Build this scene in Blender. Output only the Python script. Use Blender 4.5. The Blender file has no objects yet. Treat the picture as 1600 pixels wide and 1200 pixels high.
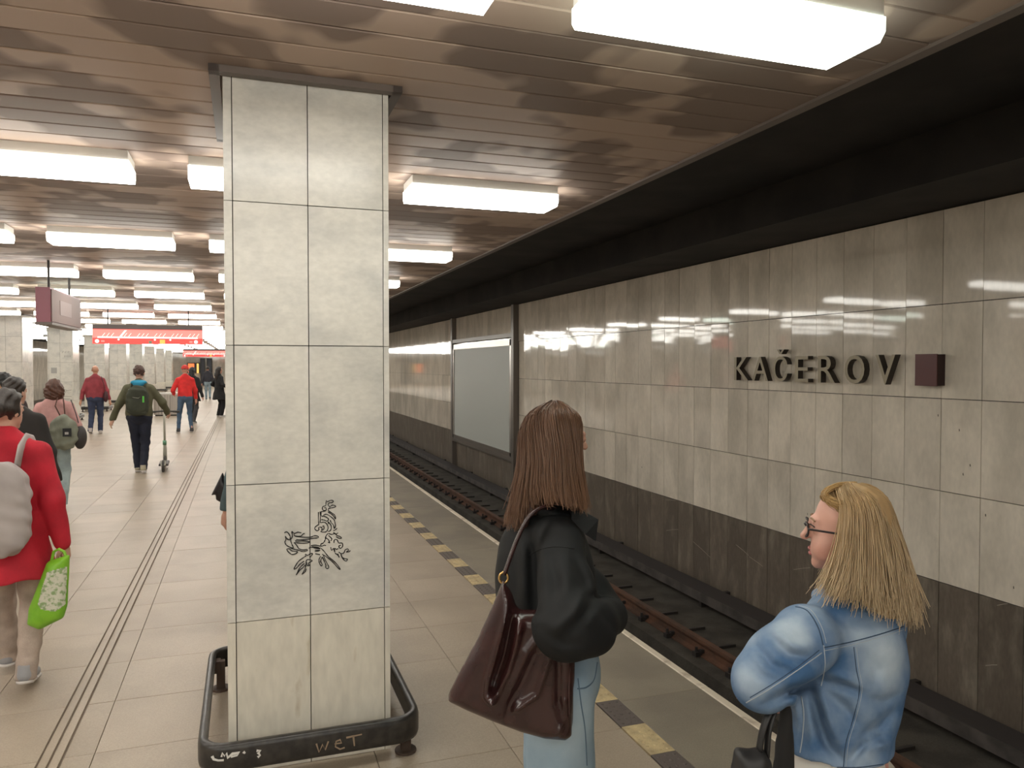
import bpy, math, random
import numpy as np
from mathutils import Vector, Matrix
from mathutils.bvhtree import BVHTree
random.seed(7); rng = np.random.default_rng(7)
scene = bpy.context.scene
COL = scene.collection
R = math.radians

# ------------------------------------------------------------------ camera
F = 1195.0; H = 1.80
YAW = math.atan(418/F); PITCH = math.atan(29/F)
FW = np.array([math.sin(YAW)*math.cos(PITCH), math.cos(YAW)*math.cos(PITCH), -math.sin(PITCH)])
RT = np.array([math.cos(YAW), -math.sin(YAW), 0.0]); UP = np.cross(RT, FW)
CAM = np.array([0, 0, H])
cd = bpy.data.cameras.new('camera'); cam = bpy.data.objects.new('camera', cd); COL.objects.link(cam)
cd.sensor_width = 36; cd.lens = F/1600*36; cd.clip_start = 0.05; cd.clip_end = 300
m = Matrix.Identity(4)
for i in range(3):
    m[i][0], m[i][1], m[i][2], m[i][3] = RT[i], UP[i], -FW[i], CAM[i]
cam.matrix_world = m
scene.camera = cam
def ray(px, py): return FW + RT*(px-800)/F + UP*(600-py)/F
def at(px, py, d): return CAM + ray(px, py)*d                      # d = depth in metres
def onz(px, py, z): r = ray(px, py); return CAM + r*((z-H)/r[2])
def onx(px, py, x): r = ray(px, py); return CAM + r*(x/r[0])
def ony(px, py, y): r = ray(px, py); return CAM + r*(y/r[1])

# ------------------------------------------------------------------ world, exposure
w = bpy.data.worlds.new('world'); scene.world = w; w.use_nodes = True
w.node_tree.nodes['Background'].inputs[0].default_value = (0.9, 0.85, 0.8, 1)
w.node_tree.nodes['Background'].inputs[1].default_value = 0.0
scene.view_settings.view_transform = 'Standard'; scene.view_settings.look = 'None'
scene.view_settings.gamma = 1.0; scene.view_settings.use_curve_mapping = False
scene.view_settings.exposure = 0.0
LAMP = 12.3

# ------------------------------------------------------------------ materials
MATS = {}
def mat(name, col, rough=0.5, metal=0.0, var=0.0, scale=6.0, dark=None, thr=(0.4, 0.62), emit=0, bump=0.0, bscale=40,
        rnd=0.0, stretch=(1, 1, 1), coat=0.0, spec=0.5, rvar=0.0, fine=0.0, fscale=150, detail=5, rvec=(7, 7, 7)):
    """procedural principled material: base colour, a second tone where a world-space noise is high, fine speckle, relief"""
    if name in MATS: return MATS[name]
    M = bpy.data.materials.new(name); M.use_nodes = True; MATS[name] = M
    nt = M.node_tree; N = nt.nodes; L = nt.links; b = N['Principled BSDF']
    b.inputs['Roughness'].default_value = rough; b.inputs['Metallic'].default_value = metal
    b.inputs['Coat Weight'].default_value = coat; b.inputs['Coat Roughness'].default_value = 0.15
    b.inputs['Specular IOR Level'].default_value = spec
    c = N.new('ShaderNodeRGB'); c.outputs[0].default_value = (*col, 1); out = c.outputs[0]
    geo = N.new('ShaderNodeNewGeometry')
    mp = N.new('ShaderNodeMapping'); mp.inputs['Scale'].default_value = stretch
    if rnd:
        oi = N.new('ShaderNodeObjectInfo'); ad = N.new('ShaderNodeVectorMath'); ad.operation = 'MULTIPLY_ADD'
        ad.inputs[1].default_value = rvec; L.new(oi.outputs['Random'], ad.inputs[0]); L.new(geo.outputs['Position'], ad.inputs[2])
        L.new(ad.outputs[0], mp.inputs['Vector'])
    else: L.new(geo.outputs['Position'], mp.inputs['Vector'])
    if dark is not None:
        n = N.new('ShaderNodeTexNoise'); n.inputs['Scale'].default_value = scale; n.inputs['Detail'].default_value = detail
        L.new(mp.outputs[0], n.inputs['Vector'])
        r = N.new('ShaderNodeMapRange'); r.inputs[1].default_value, r.inputs[2].default_value = thr
        L.new(n.outputs['Fac'], r.inputs[0])
        mx = N.new('ShaderNodeMix'); mx.data_type = 'RGBA'; L.new(r.outputs[0], mx.inputs[0]); L.new(out, mx.inputs[6])
        mx.inputs[7].default_value = (*dark, 1); out = mx.outputs[2]
        if rvar:
            ma = N.new('ShaderNodeMath'); ma.operation = 'MULTIPLY_ADD'; ma.inputs[1].default_value = rvar; ma.inputs[2].default_value = rough
            L.new(r.outputs[0], ma.inputs[0]); L.new(ma.outputs[0], b.inputs['Roughness'])
    if fine:
        n2 = N.new('ShaderNodeTexNoise'); n2.inputs['Scale'].default_value = fscale; n2.inputs['Detail'].default_value = 3
        L.new(mp.outputs[0], n2.inputs['Vector'])
        r2 = N.new('ShaderNodeMapRange'); r2.inputs[1].default_value = .3; r2.inputs[2].default_value = .7
        r2.inputs[3].default_value = 1-fine; r2.inputs[4].default_value = 1+fine
        L.new(n2.outputs['Fac'], r2.inputs[0])
        vm = N.new('ShaderNodeVectorMath'); vm.operation = 'SCALE'; L.new(out, vm.inputs[0]); L.new(r2.outputs[0], vm.inputs['Scale']); out = vm.outputs[0]
    if rnd:
        r3 = N.new('ShaderNodeMapRange'); r3.inputs[3].default_value = 1-rnd; r3.inputs[4].default_value = 1+rnd
        L.new(oi.outputs['Random'], r3.inputs[0])
        vm = N.new('ShaderNodeVectorMath'); vm.operation = 'SCALE'; L.new(out, vm.inputs[0]); L.new(r3.outputs[0], vm.inputs['Scale']); out = vm.outputs[0]
    L.new(out, b.inputs['Base Color'])
    if emit:
        L.new(out, b.inputs['Emission Color']); b.inputs['Emission Strength'].default_value = emit
    if bump:
        nb = N.new('ShaderNodeTexNoise'); nb.inputs['Scale'].default_value = bscale; nb.inputs['Detail'].default_value = 4
        L.new(mp.outputs[0], nb.inputs['Vector'])
        bp = N.new('ShaderNodeBump'); bp.inputs['Strength'].default_value = bump; bp.inputs['Distance'].default_value = 0.01
        L.new(nb.outputs['Fac'], bp.inputs['Height']); L.new(bp.outputs[0], b.inputs['Normal'])
    return M
marble = mat('marble', (.64, .61, .55), .22, dark=(.49, .475, .44), scale=3.5, thr=(.45, .72), rnd=.03, stretch=(1, 1, 1.6), fine=.06, fscale=30, bump=.03, bscale=60)
marble_low = mat('marble_stained', (.66, .615, .525), .30, dark=(.40, .33, .23), scale=15, thr=(.64, .80), rnd=.03, stretch=(1, 1, .3), fine=.08, fscale=30)
grout = mat('grout', (.045, .036, .028), .9)
walltile = mat('wall_tile', (.80, .72, .61), .05, dark=(.65, .585, .49), scale=2.5, rnd=.075, stretch=(1, 1, .5), fine=.05, fscale=25, bump=.008, bscale=7)
darktile = mat('dark_wall_tile', (.15, .122, .096), .35, dark=(.25, .215, .17), scale=6, thr=(.5, .75), rnd=.12, stretch=(1, 1, .35), fine=.12, fscale=40)
plank_m = mat('ceiling_plank', (.47, .365, .298), .50, metal=.0, spec=.10, dark=(.255, .195, .165), scale=1.7, thr=(.475, .535), rnd=.04, stretch=(1.1, .8, 1), detail=2, rvar=.08, rvec=(.5, .25, 0))
plank_far = plank_m
trim_m = mat('brown_trim', (.13, .10, .085), .45)
black_m = mat('black_void', (.006, .006, .008), .8)
soot = mat('sooty_concrete', (.02, .018, .018), .85, dark=(.034, .03, .028), scale=1.5)
bed_m = mat('track_bed', (.085, .075, .062), .85, dark=(.05, .043, .036), scale=3, fine=.15, fscale=60)
slab_m = mat('floor_slab', (.37, .305, .235), .40, dark=(.32, .262, .20), scale=1.8, rnd=.035, fine=.10, fscale=140, spec=.35)
edge_slab_m = mat('edge_slab', (.25, .215, .165), .45, dark=(.20, .17, .135), scale=2.5, rnd=.04, fine=.12, fscale=150)
joint_m = mat('floor_joint', (.19, .15, .115), .9)
yellow_t = mat('tactile_yellow', (.56, .44, .24), .55, dark=(.40, .31, .18), scale=14, fine=.1)
dark_t = mat('tactile_dark', (.105, .085, .075), .6, fine=.1, fscale=120)
white_paint = mat('white_paint', (.62, .54, .43), .6, dark=(.36, .29, .22), scale=9, thr=(.55, .7))
rust = mat('rusty_rail', (.15, .07, .042), .6, dark=(.085, .045, .03), scale=5, fine=.15, fscale=80)
railtop = mat('rail_head', (.30, .17, .11), .35, metal=.6)
darkmetal = mat('dark_metal', (.035, .03, .028), .5)
rubber = mat('black_rubber', (.018, .016, .015), .32, dark=(.04, .035, .03), scale=20)
rustfoot = mat('rusty_foot', (.07, .045, .033), .7)
frame_m = mat('grey_frame', (.17, .145, .125), .4, metal=.3)
alu = mat('aluminium', (.50, .46, .42), .3, metal=.6)
poster = mat('blank_poster', (.50, .52, .485), .5)
lamp_m = mat('lamp_diffuser', (1.0, .975, .90), .4, emit=LAMP)
lamp_green = mat('lamp_diffuser_greenish', (.90, 1.0, .88), .4, emit=LAMP*.8)
housing_m = mat('lamp_housing', (.75, .74, .70), .4)
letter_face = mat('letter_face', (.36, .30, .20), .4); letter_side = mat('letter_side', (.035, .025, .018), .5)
redsq = mat('maroon_square', (.10, .018, .018), .4); redsq_s = mat('maroon_square_side', (.03, .008, .008), .5)
ink = mat('black_ink', (.012, .011, .011), .6)
scratch = mat('scratched_paint', (.30, .22, .15), .6); whitescr = mat('white_scribble', (.7, .68, .64), .6)
sign_red = mat('sign_red', (.90, .055, .045), .4, emit=1.0); sign_pale = mat('sign_pale_red', (1.0, .22, .19), .4, emit=1.0)
sign_white = mat('sign_white', (1.0, .72, .68), .4, emit=1.1); sign_orange = mat('sign_orange', (1.0, .40, .08), .4, emit=1.0)
pinkbox = mat('pink_sign_face', (.24, .155, .145), .5, spec=.2); pinkend = mat('pink_sign_end', (.26, .07, .10), .4); pinkmark = mat('pink_sign_mark', (.28, .19, .18), .5)
steel = mat('brushed_steel', (.40, .37, .33), .3, metal=.7, dark=(.28, .25, .22), scale=3, stretch=(6, 6, .1))

# ------------------------------------------------------------------ basic builders
def link(o): COL.objects.link(o); return o
def tag(o, label=None, cat=None, group=None, kind=None):
    if label: o['label'] = label
    if cat: o['category'] = cat
    if group: o['group'] = group
    if kind: o['kind'] = kind
    return o
def empty(name, loc=(0, 0, 0), rz=0, **k):
    o = link(bpy.data.objects.new(name, None)); o.location = loc; o.rotation_euler = (0, 0, rz); o.empty_display_size = .1
    return tag(o, **k)
def mesh(name, V, Fc, m=None, parent=None, smooth=False, mats=None, idx=None):
    me = bpy.data.meshes.new(name); me.from_pydata([tuple(map(float, v)) for v in V], [], [tuple(map(int, q)) for q in Fc])
    if mats:
        for mm in mats: me.materials.append(mm)
        if idx is not None: me.polygons.foreach_set('material_index', idx)
    elif m: me.materials.append(m)
    if smooth: me.polygons.foreach_set('use_smooth', [True]*len(me.polygons))
    me.update()
    o = link(bpy.data.objects.new(name, me)); o.parent = parent
    return o
def inst(name, me, parent=None, loc=(0, 0, 0), rot=(0, 0, 0), scale=(1, 1, 1)):
    o = link(bpy.data.objects.new(name, me)); o.parent = parent; o.location = loc; o.rotation_euler = rot; o.scale = scale
    return o
class MB:
    def __init__(s): s.V = []; s.F = []
    def box(s, x0, x1, y0, y1, z0, z1):
        b = len(s.V)
        s.V += [(x0, y0, z0), (x1, y0, z0), (x1, y1, z0), (x0, y1, z0), (x0, y0, z1), (x1, y0, z1), (x1, y1, z1), (x0, y1, z1)]
        s.F += [tuple(b+i for i in q) for q in ((0, 3, 2, 1), (4, 5, 6, 7), (0, 1, 5, 4), (1, 2, 6, 5), (2, 3, 7, 6), (3, 0, 4, 7))]
        return s
    def bev(s, x0, x1, y0, y1, z0, z1, c):
        """box whose top (z1) rim is chamfered by c"""
        b = len(s.V)
        s.V += [(x0, y0, z0), (x1, y0, z0), (x1, y1, z0), (x0, y1, z0), (x0, y0, z1-c), (x1, y0, z1-c), (x1, y1, z1-c), (x0, y1, z1-c),
                (x0+c, y0+c, z1), (x1-c, y0+c, z1), (x1-c, y1-c, z1), (x0+c, y1-c, z1)]
        s.F += [tuple(b+i for i in q) for q in ((0, 3, 2, 1), (8, 9, 10, 11), (0, 1, 5, 4), (1, 2, 6, 5), (2, 3, 7, 6), (3, 0, 4, 7), (4, 5, 9, 8), (5, 6, 10, 9), (6, 7, 11, 10), (7, 4, 8, 11))]
        return s
    def prism(s, pts, ax, a0, a1):
        """polygon pts extruded along axis ax ('x','y','z') from a0 to a1"""
        b = len(s.V); n = len(pts)
        for a in (a0, a1):
            for (u, v) in pts: s.V.append({'x': (a, u, v), 'y': (u, a, v), 'z': (u, v, a)}[ax])
        s.F += [tuple(b+i for i in range(n))[::-1], tuple(b+n+i for i in range(n))]
        s.F += [(b+i, b+(i+1) % n, b+n+(i+1) % n, b+n+i) for i in range(n)]
        return s
    def tube(s, pts, r, n=8, closed=False, caps=True, flat=None):
        pts = [np.array(p, float) for p in pts]; b = len(s.V); k = len(pts); rr = r if hasattr(r, '__len__') else [r]*k
        nrm = None
        for i, p in enumerate(pts):
            t = pts[(i+1) % k]-pts[i-1] if (closed or 0 < i < k-1) else (pts[1]-pts[0] if i == 0 else pts[-1]-pts[-2])
            t = t/(np.linalg.norm(t)+1e-9)
            if nrm is None:
                a = np.array([0, 0, 1.]) if abs(t[2]) < .9 else np.array([1., 0, 0]); nrm = np.cross(t, a)
            nrm = nrm-t*(nrm@t); nrm /= np.linalg.norm(nrm)+1e-9; bn = np.cross(t, nrm)
            for j in range(n):
                a = 2*math.pi*j/n; s.V.append(tuple(p+rr[i]*(math.cos(a)*nrm+math.sin(a)*bn*(flat or 1))))
        for i in range(k if closed else k-1):
            for j in range(n):
                i2 = (i+1) % k; s.F.append((b+i*n+j, b+i*n+(j+1) % n, b+i2*n+(j+1) % n, b+i2*n+j))
        if caps and not closed:
            s.F += [tuple(b+j for j in range(n))[::-1], tuple(b+(k-1)*n+j for j in range(n))]
        return s
    def cyl(s, x, y, z0, z1, r, n=12, r2=None): return s.tube([(x, y, z0), (x, y, z1)], [r, r if r2 is None else r2], n)
    def build(s, name, m=None, parent=None, smooth=False, **k): return mesh(name, s.V, s.F, m, parent, smooth, **k)
def boxmesh(name, *a, m=None, c=None):
    mb = MB(); (mb.bev(*a, c) if c else mb.box(*a))
    o = mb.build(name, m); me = o.data; bpy.data.objects.remove(o); return me
def copy_tree(o, parent=None):
    c = link(o.copy()); c.parent = parent
    for ch in o.children: copy_tree(ch, c)
    return c

# ================================================================== THE SETTING
ZC = 3.07; EDGE = 2.44; CE = 2.60; WX = 6.035; MID = -2.62; YF = 76.0; Y0 = -13.0
def mir(x): return 2*MID-x
# ---- floor
floor = MB().box(mir(EDGE), EDGE-.02, Y0, YF, -.22, -.010).build('floor', joint_m); tag(floor, kind='structure')
SP = .588; YS = 3.95
rows = [YS+SP*k for k in range(-29, 200) if YS+SP*k < YF]
lanes = [-3.1, -2.49, -1.88, -1.28, -.901]
lanes2 = [-.797, -.67, -.057, .557, 1.17, 1.752]
g = .0013
def slab_me(wd, c=.0015): return boxmesh('slab', -wd/2+g, wd/2-g, -SP/2+g, SP/2-g, -.035, 0, m=slab_m, c=c)
for ls in (lanes, lanes2):
    for a, b in zip(ls, ls[1:]):
        me = slab_me(b-a)
        for y in rows:
            if 1.2 < y < 13.5: inst('slab', me, floor, ((a+b)/2, y+SP/2, random.uniform(-.0008, .0004)))
far = MB()
for ls, lo in ((lanes, 13.5), (lanes2, 13.5), ([mir(x) for x in (1.752, 1.17, .557, -.057, -.67, -1.28, -1.8)]+[-3.1], 0)):
    for a, b in zip(ls, ls[1:]):
        for y in rows:
            if y >= lo or y <= 1.2: far.box(a+g, b-g, y+g, y+SP-g, -.035, 0)
tag(far.build('far_slabs', slab_m, floor), kind='stuff')
for a, b in ((-.893, -.855), (-.845, -.807)):                      # raised lands of the guide line, three grooves between
    MB().bev(a, b, Y0, YF, -.035, 0, .002).build('guide_strip', slab_m, floor)
TS = .2905
me_y = boxmesh('tactile_tile', 1.758, 1.888, -TS/2+.001, TS/2-.001, -.035, .001, m=yellow_t, c=.001)
me_d = boxmesh('tactile_tile', 1.758, 1.888, -TS/2+.001, TS/2-.001, -.035, .001, m=dark_t, c=.001)
stud = MB()
for i in range(3):
    for j in range(6):
        stud.tube([(1.780+i*.042, -.118+j*.047, .0), (1.780+i*.042, -.118+j*.047, .005)], [.010, .006], 7)
so = stud.build('studs', yellow_t); sy = so.data; sd = sy.copy(); sd.materials[0] = dark_t; bpy.data.objects.remove(so)
k = 0; y = 3.52-TS*40; farstrip = MB()
while y < YF-1:
    if 1.5 < y < 17:
        t = inst('tactile_tile', me_d if k % 2 == 0 else me_y, floor, (0, y, 0)); inst('stud', sd if k % 2 == 0 else sy, t)
    elif k % 2: farstrip.box(1.758, 1.888, y-TS/2, y+TS/2, -.035, .001)
    y += TS; k += 1
tag(farstrip.build('far_tactile_tiles', yellow_t, floor), kind='stuff')
mee = boxmesh('edge_slab', 1.892, 2.385, -SP+g, SP-g, -.035, 0, m=edge_slab_m, c=.0015)
mew = boxmesh('edge_kerb', 2.388, EDGE, -SP+g, SP-g, -.12, .002, m=white_paint, c=.006)
y = 3.05-SP*24; fe = MB(); fk = MB()
while y < YF-1:
    if 1 < y < 24:
        inst('edge_slab', mee, floor, (0, y, 0)); inst('edge_kerb', mew, floor, (0, y, random.uniform(-.001, .001)))
    else: fe.box(1.892, 2.385, y-SP+g, y+SP-g, -.035, 0); fk.box(2.388, EDGE, y-SP, y+SP, -.12, .002)
    y += 2*SP
tag(fe.build('far_edge_slabs', edge_slab_m, floor), kind='stuff'); tag(fk.build('far_edge_kerb', white_paint, floor), kind='stuff')
MB().box(mir(EDGE), mir(1.752), Y0, YF, -.035, 0).build('edge_slab', edge_slab_m, floor)
# ---- ceiling of planks
ceil = MB().box(mir(CE)+.02, CE-.02, Y0, YF, ZC+.02, ZC+.25).build('ceiling', black_m); tag(ceil, kind='structure')
PP = .2065
mp_ = MB(); x0, x1 = mir(CE)+.02, CE-.03
mp_.prism([(-PP/2+.003, .022), (-PP/2+.003, .004), (-PP/2+.010, 0), (PP/2-.010, 0), (PP/2-.003, .004), (PP/2-.003, .022)], 'x', x0, x1)
po = mp_.build('plank', plank_m); pm = po.data; bpy.data.objects.remove(po)
fp = MB(); y = 1.0-PP*67
while y < YF:
    if 0 < y < 19: inst('plank', pm, ceil, (0, y, ZC+random.uniform(-.0012, .0012)), (random.uniform(-.006, .006), 0, 0))
    else: fp.box(x0, x1, y-PP/2+.003, y+PP/2-.003, ZC, ZC+.022)
    y += PP
tag(fp.build('far_planks', plank_far, ceil), kind='stuff')
for sx in (1, -1):
    xx = CE if sx > 0 else mir(CE)
    t = MB().box(xx-.03, xx+.03, Y0, YF, ZC-.014, ZC+.30).build('trim_%d' % (1 if sx > 0 else 2), trim_m); tag(t, kind='structure')
# ---- track trench, right and left
def trench(side):
    X = (lambda x: x) if side == 'right' else mir
    def bx(mb, a, b, *r): a, b = sorted((X(a), X(b))); return mb.box(a, b, *r)
    s = bx(MB(), 1.9, 2.0, Y0, YF, -1.7, -.22).build('wall_platform_'+side, soot); tag(s, kind='structure')
    mb = MB(); bx(mb, 1.9, 4.42, Y0, YF, -1.75, -1.62); bx(mb, 4.42, 6.1, Y0, YF, -1.75, -1.335)
    tag(mb.build('floor_track_'+side, bed_m), kind='structure')
    mb = MB(); bx(mb, CE-.05, WX+.3, Y0, YF, 3.62, 3.75); bx(mb, 5.05, WX+.3, Y0, YF, 3.225, 3.62)
    tag(mb.build('ceiling_track_'+side, soot), kind='structure')
trench('right'); trench('left')
ewall = MB().box(mir(WX)-.3, WX+.3, YF, YF+.3, -1.75, 3.8).build('wall_end', walltile); tag(ewall, kind='structure')
tag(MB().box(mir(WX)-.3, WX+.3, Y0-.3, Y0, -1.75, 3.8).build('wall_back', walltile), kind='structure')
# ---- right wall of tiles
wall = MB().box(WX, WX+.3, Y0, YF, -1.75, 3.8).build('wall_right', grout); tag(wall, kind='structure')
TW = .4068; ZR = [3.215, 2.358, 1.497, .652, -.186, -1.34]
PAN = (16.92, 22.22)
wy0 = 4.617*1.0588-TW*42
mes = []
for i in range(5):
    hgt = ZR[i]-ZR[i+1]; mes.append(boxmesh('tile', -.028, 0, -TW/2+.0028, TW/2-.0028, -hgt/2+.0035, hgt/2-.0035, m=walltile if i < 4 else darktile))
farw, fard = MB(), MB(); y = wy0; k = 0
while y < YF:
    for i in range(5):
        yc = y+TW/2; zc = (ZR[i]+ZR[i+1])/2
        if PAN[0]-.2 < yc < PAN[1]+.2 and 0 < i < 4: continue
        if 2.5 < yc < 24:
            inst('tile', mes[i], wall, (WX+random.uniform(-.0012, .0012), yc, zc), (0, R(random.gauss(0, .11)), R(random.gauss(0, .16))))
        else: (farw if i < 4 else fard).box(WX-.028, WX, yc-TW/2+.002, yc+TW/2-.002, ZR[i+1]+.002, ZR[i]-.002)
    y += TW
tag(farw.build('far_tiles', walltile, wall), kind='stuff'); tag(fard.build('far_dark_tiles', darktile, wall), kind='stuff')
wl = MB().box(mir(WX)-.3, mir(WX), Y0, YF, -1.75, 3.8).build('wall_left', grout); tag(wl, kind='structure')
ft = MB(); fd2 = MB()
for y in np.arange(Y0, YF, TW):
    for i in range(5): (ft if i < 4 else fd2).box(mir(WX), mir(WX)+.028, y+.002, y+TW-.002, ZR[i+1]+.002, ZR[i]-.002)
tag(ft.build('far_tiles', walltile, wl), kind='stuff'); tag(fd2.build('far_dark_tiles', darktile, wl), kind='stuff')

# ================================================================== THINGS OF THE STATION
# ---- running rail with clips, conductor rail cover
def running_rail(X, label):
    r = empty('running_rail', (X, 0, -1.335), label=label, cat='rail')
    ya, yb = Y0+.5, YF-.5
    MB().prism([(-.07, 0), (.07, 0), (.07, .012), (.012, .03), (.009, .115), (-.009, .115), (-.012, .03), (-.07, .012)], 'y', ya, yb).build('rail_web', rust, r)
    MB().prism([(-.034, .115), (.034, .115), (.036, .135), (.033, .158), (-.033, .158), (-.036, .135)], 'y', ya, yb).build('rail_head', railtop if False else rust, r)
    mc = MB(); mc.box(-.13, -.05, -.035, .035, -.01, .05); mc.tube([(-.10, 0, .05), (-.10, 0, .10)], .016, 6); mc.box(-.06, -.012, -.02, .02, .02, .062)
    co = mc.build('clip', darkmetal); cm = co.data; bpy.data.objects.remove(co)
    mc = MB(); mc.box(.05, .13, -.035, .035, -.01, .05); mc.box(.22, .46, -.02, .02, -.012, .03); mc.tube([(.10, 0, .05), (.10, 0, .09)], .016, 6)
    co = mc.build('clip', darkmetal); cm2 = co.data; bpy.data.objects.remove(co)
    y = 8.272-.603*10
    while y < 42: inst('rail_clip', cm, r, (0, y, 0)); inst('rail_clip', cm2, r, (0, y+.1, 0)); y += .603
    return r
running_rail(4.68, 'rusty running rail with dark clips beside the tiled wall')
cr = empty('conductor_rail', (0, 0, -1.335), label='dark conductor rail cover running along the foot of the tiled wall', cat='rail')
MB().box(5.52, 5.80, Y0+.5, YF-.5, .16, .22).build('cover_top', mat('cover', (.045, .038, .038), .6), cr)
MB().box(5.505, 5.52, Y0+.5, YF-.5, .10, .215).build('cover_lip', mat('cover_lip', (.10, .085, .078), .6, dark=(.05, .043, .04), scale=4), cr)
MB().box(5.60, 5.68, Y0+.5, YF-.5, .06, .14).build('live_rail', darkmetal, cr)
bm_ = boxmesh('bracket', 5.56, 6.0, -.03, .03, 0, .16, m=darkmetal)
for y in np.arange(2.5, 40, 3.0): inst('bracket', bm_, cr, (0, y, 0))
# ---- empty poster frame on the track wall
pf = empty('poster_frame', (WX-.03, 0, 0), label='large empty grey poster board in a metal frame on the track wall', cat='billboard')
a, b = PAN
for y in (a-.22, b+.02):
    MB().box(-.13, 0, y, y+.17, -1.30, 3.21).build('post', frame_m, pf)
for z in (2.46, -.46): MB().box(-.12, 0, a-.05, b+.02, z, z+.10).build('rail', frame_m, pf)
MB().box(-.09, -.07, a-.03, b, -.34, 2.42).build('board', poster, pf)
for q in ((a-.03, a+.10, -.34, 2.42), (b-.10, b, -.34, 2.42), (a-.03, b, 2.27, 2.42), (a-.03, b, -.36, -.26)):
    MB().box(-.115, -.07, *q).build('frame_bar', alu if q[2] > -.3 or q[1]-q[0] < 1 else frame_m, pf)
# ---- station name
sn = empty('station_name', (WX-.028, 0, 0), label='raised metal letters spelling KAČEROV on the tiled wall', cat='sign')
for ch, xa, xb in (('K', 1150, 1172), ('A', 1178, 1203), ('Č', 1211, 1233), ('E', 1245, 1266), ('R', 1281, 1308), ('O', 1323, 1354), ('V', 1371, 1402)):
    ya, yb = onx(xa, 580, WX-.1)[1], onx(xb, 580, WX-.1)[1]
    c = bpy.data.curves.new('letter', 'FONT'); c.body = ch; c.extrude = .5; c.resolution_u = 4
    o = link(bpy.data.objects.new('letter', c)); bpy.context.view_layer.update()
    me = bpy.data.meshes.new_from_object(o.evaluated_get(bpy.context.evaluated_depsgraph_get())); bpy.data.objects.remove(o)
    v = np.array([x.co for x in me.vertices]); lo, hi = v.min(0), v.max(0)
    z0, z1 = 1.613, 1.905 if ch != 'Č' else 1.985
    nv = np.stack([-.115+(.5-v[:, 2])*0+(-v[:, 2]+.5)*.0, ya+(v[:, 0]-lo[0])/(hi[0]-lo[0])*(yb-ya), z0+(v[:, 1]-lo[1])/(hi[1]-lo[1])*(z1-z0)], 1)
    nv[:, 0] = np.where(v[:, 2] > 0, -.10, -.03)
    for i, x in enumerate(me.vertices): x.co = nv[i]
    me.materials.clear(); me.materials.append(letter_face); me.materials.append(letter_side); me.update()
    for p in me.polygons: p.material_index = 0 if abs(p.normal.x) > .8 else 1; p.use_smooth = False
    inst('letter', me, sn)
MB().box(-.03, 0, ya, ya, 0, 0) if False else None
sq = empty('line_emblem', (WX-.028, 0, 0), label='dark red square block at the end of the station name', cat='sign')
ys = onx(1434, 575, WX-.1)[1]; ye = onx(1468, 575, WX-.1)[1]
MB().box(-.105, -.095, ye, ys, 1.612, 1.905).build('face', redsq, sq); MB().box(-.095, 0, ye+.004, ys-.004, 1.616, 1.901).build('block', redsq_s, sq)

for (x0_, y0_, x1_, y1_) in ((1083, 846, 1110, 871), (1150, 851, 1170, 868), (1171, 870, 1192, 885), (1240, 890, 1266, 887), (1040, 781, 1056, 782), (1041, 829, 1060, 827), (1558, 946, 1575, 943), (1540, 1040, 1558, 1039)):
    MB().tube([onx(x0_, y0_, WX-.0285), onx((x0_+x1_)/2, (y0_+y1_)/2-.4, WX-.0285), onx(x1_, y1_, WX-.0285)], .0028, 5).build('scratch', mat('pale_scratch', (.42, .37, .30), .7), wall)
for (x_, y_) in ((1499, 672), (1516, 727), (1505, 741), (1466, 649), (1540, 805), (1584, 918), (1003, 730), (1262, 803)):
    p_ = onx(x_, y_, WX-.0285); MB().tube([p_-np.array([0, 0, .010]), p_+np.array([0, .002, .010])], [.004, .003], 5).build('chip', mat('dark_chip', (.05, .04, .03), .8), wall)
# ---- luminaires
LP_Y, LP_X, LL = 2.93, 1.373, 1.05
def lamp_meshes(mm):
    d = MB(); z1 = ZC-.060; z0 = ZC-.14
    d.prism([(-.155, z1), (-.155, z0+.03), (-.13, z0), (.13, z0), (.155, z0+.03), (.155, z1)], 'x', -LL/2, LL/2)
    o = d.build('diffuser', mm); me = o.data; bpy.data.objects.remove(o); return me
dm, dg = lamp_meshes(lamp_m), lamp_meshes(lamp_green)
hm = boxmesh('housing', -LL/2+.004, LL/2-.004, -.151, .151, ZC-.062, ZC, m=housing_m)
spots_x = [1.585-LP_X*i for i in range(8)]
ORD = ['first', 'second', 'third', 'fourth', 'fifth', 'sixth', 'seventh', 'eighth', 'ninth', 'tenth', 'eleventh', 'twelfth', 'thirteenth', 'fourteenth', 'fifteenth', 'sixteenth', 'seventeenth', 'eighteenth', 'nineteenth', 'twentieth', 'twenty-first', 'twenty-second', 'twenty-third']
ROWN = ['row along the track-side ceiling edge', 'row over the drawn-on column', 'row over the floor guide line', 'row with the pink box sign',
        'row midway between the columns', 'row beside the far columns', 'row over the far columns', 'row at the opposite ceiling edge']
for j in range(-4, 24):
    for i, xc in enumerate(spots_x):
        yc = 2.40-.14+LP_Y*j; green = (i*7+j*3) % 11 == 0
        place = '%s before the drawn-on column' % ORD[-j] if j <= 0 else '%s past the drawn-on column' % ORD[j-1]
        l = empty('ceiling_lamp', (xc, yc, 0), cat='lamp', group='box lamps in rows on the plank ceiling',
                  label='%s box lamp %s, %s' % ('greenish' if green else 'white', place, ROWN[i]))
        inst('housing', hm, l); inst('diffuser', dg if green else dm, l)

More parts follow.
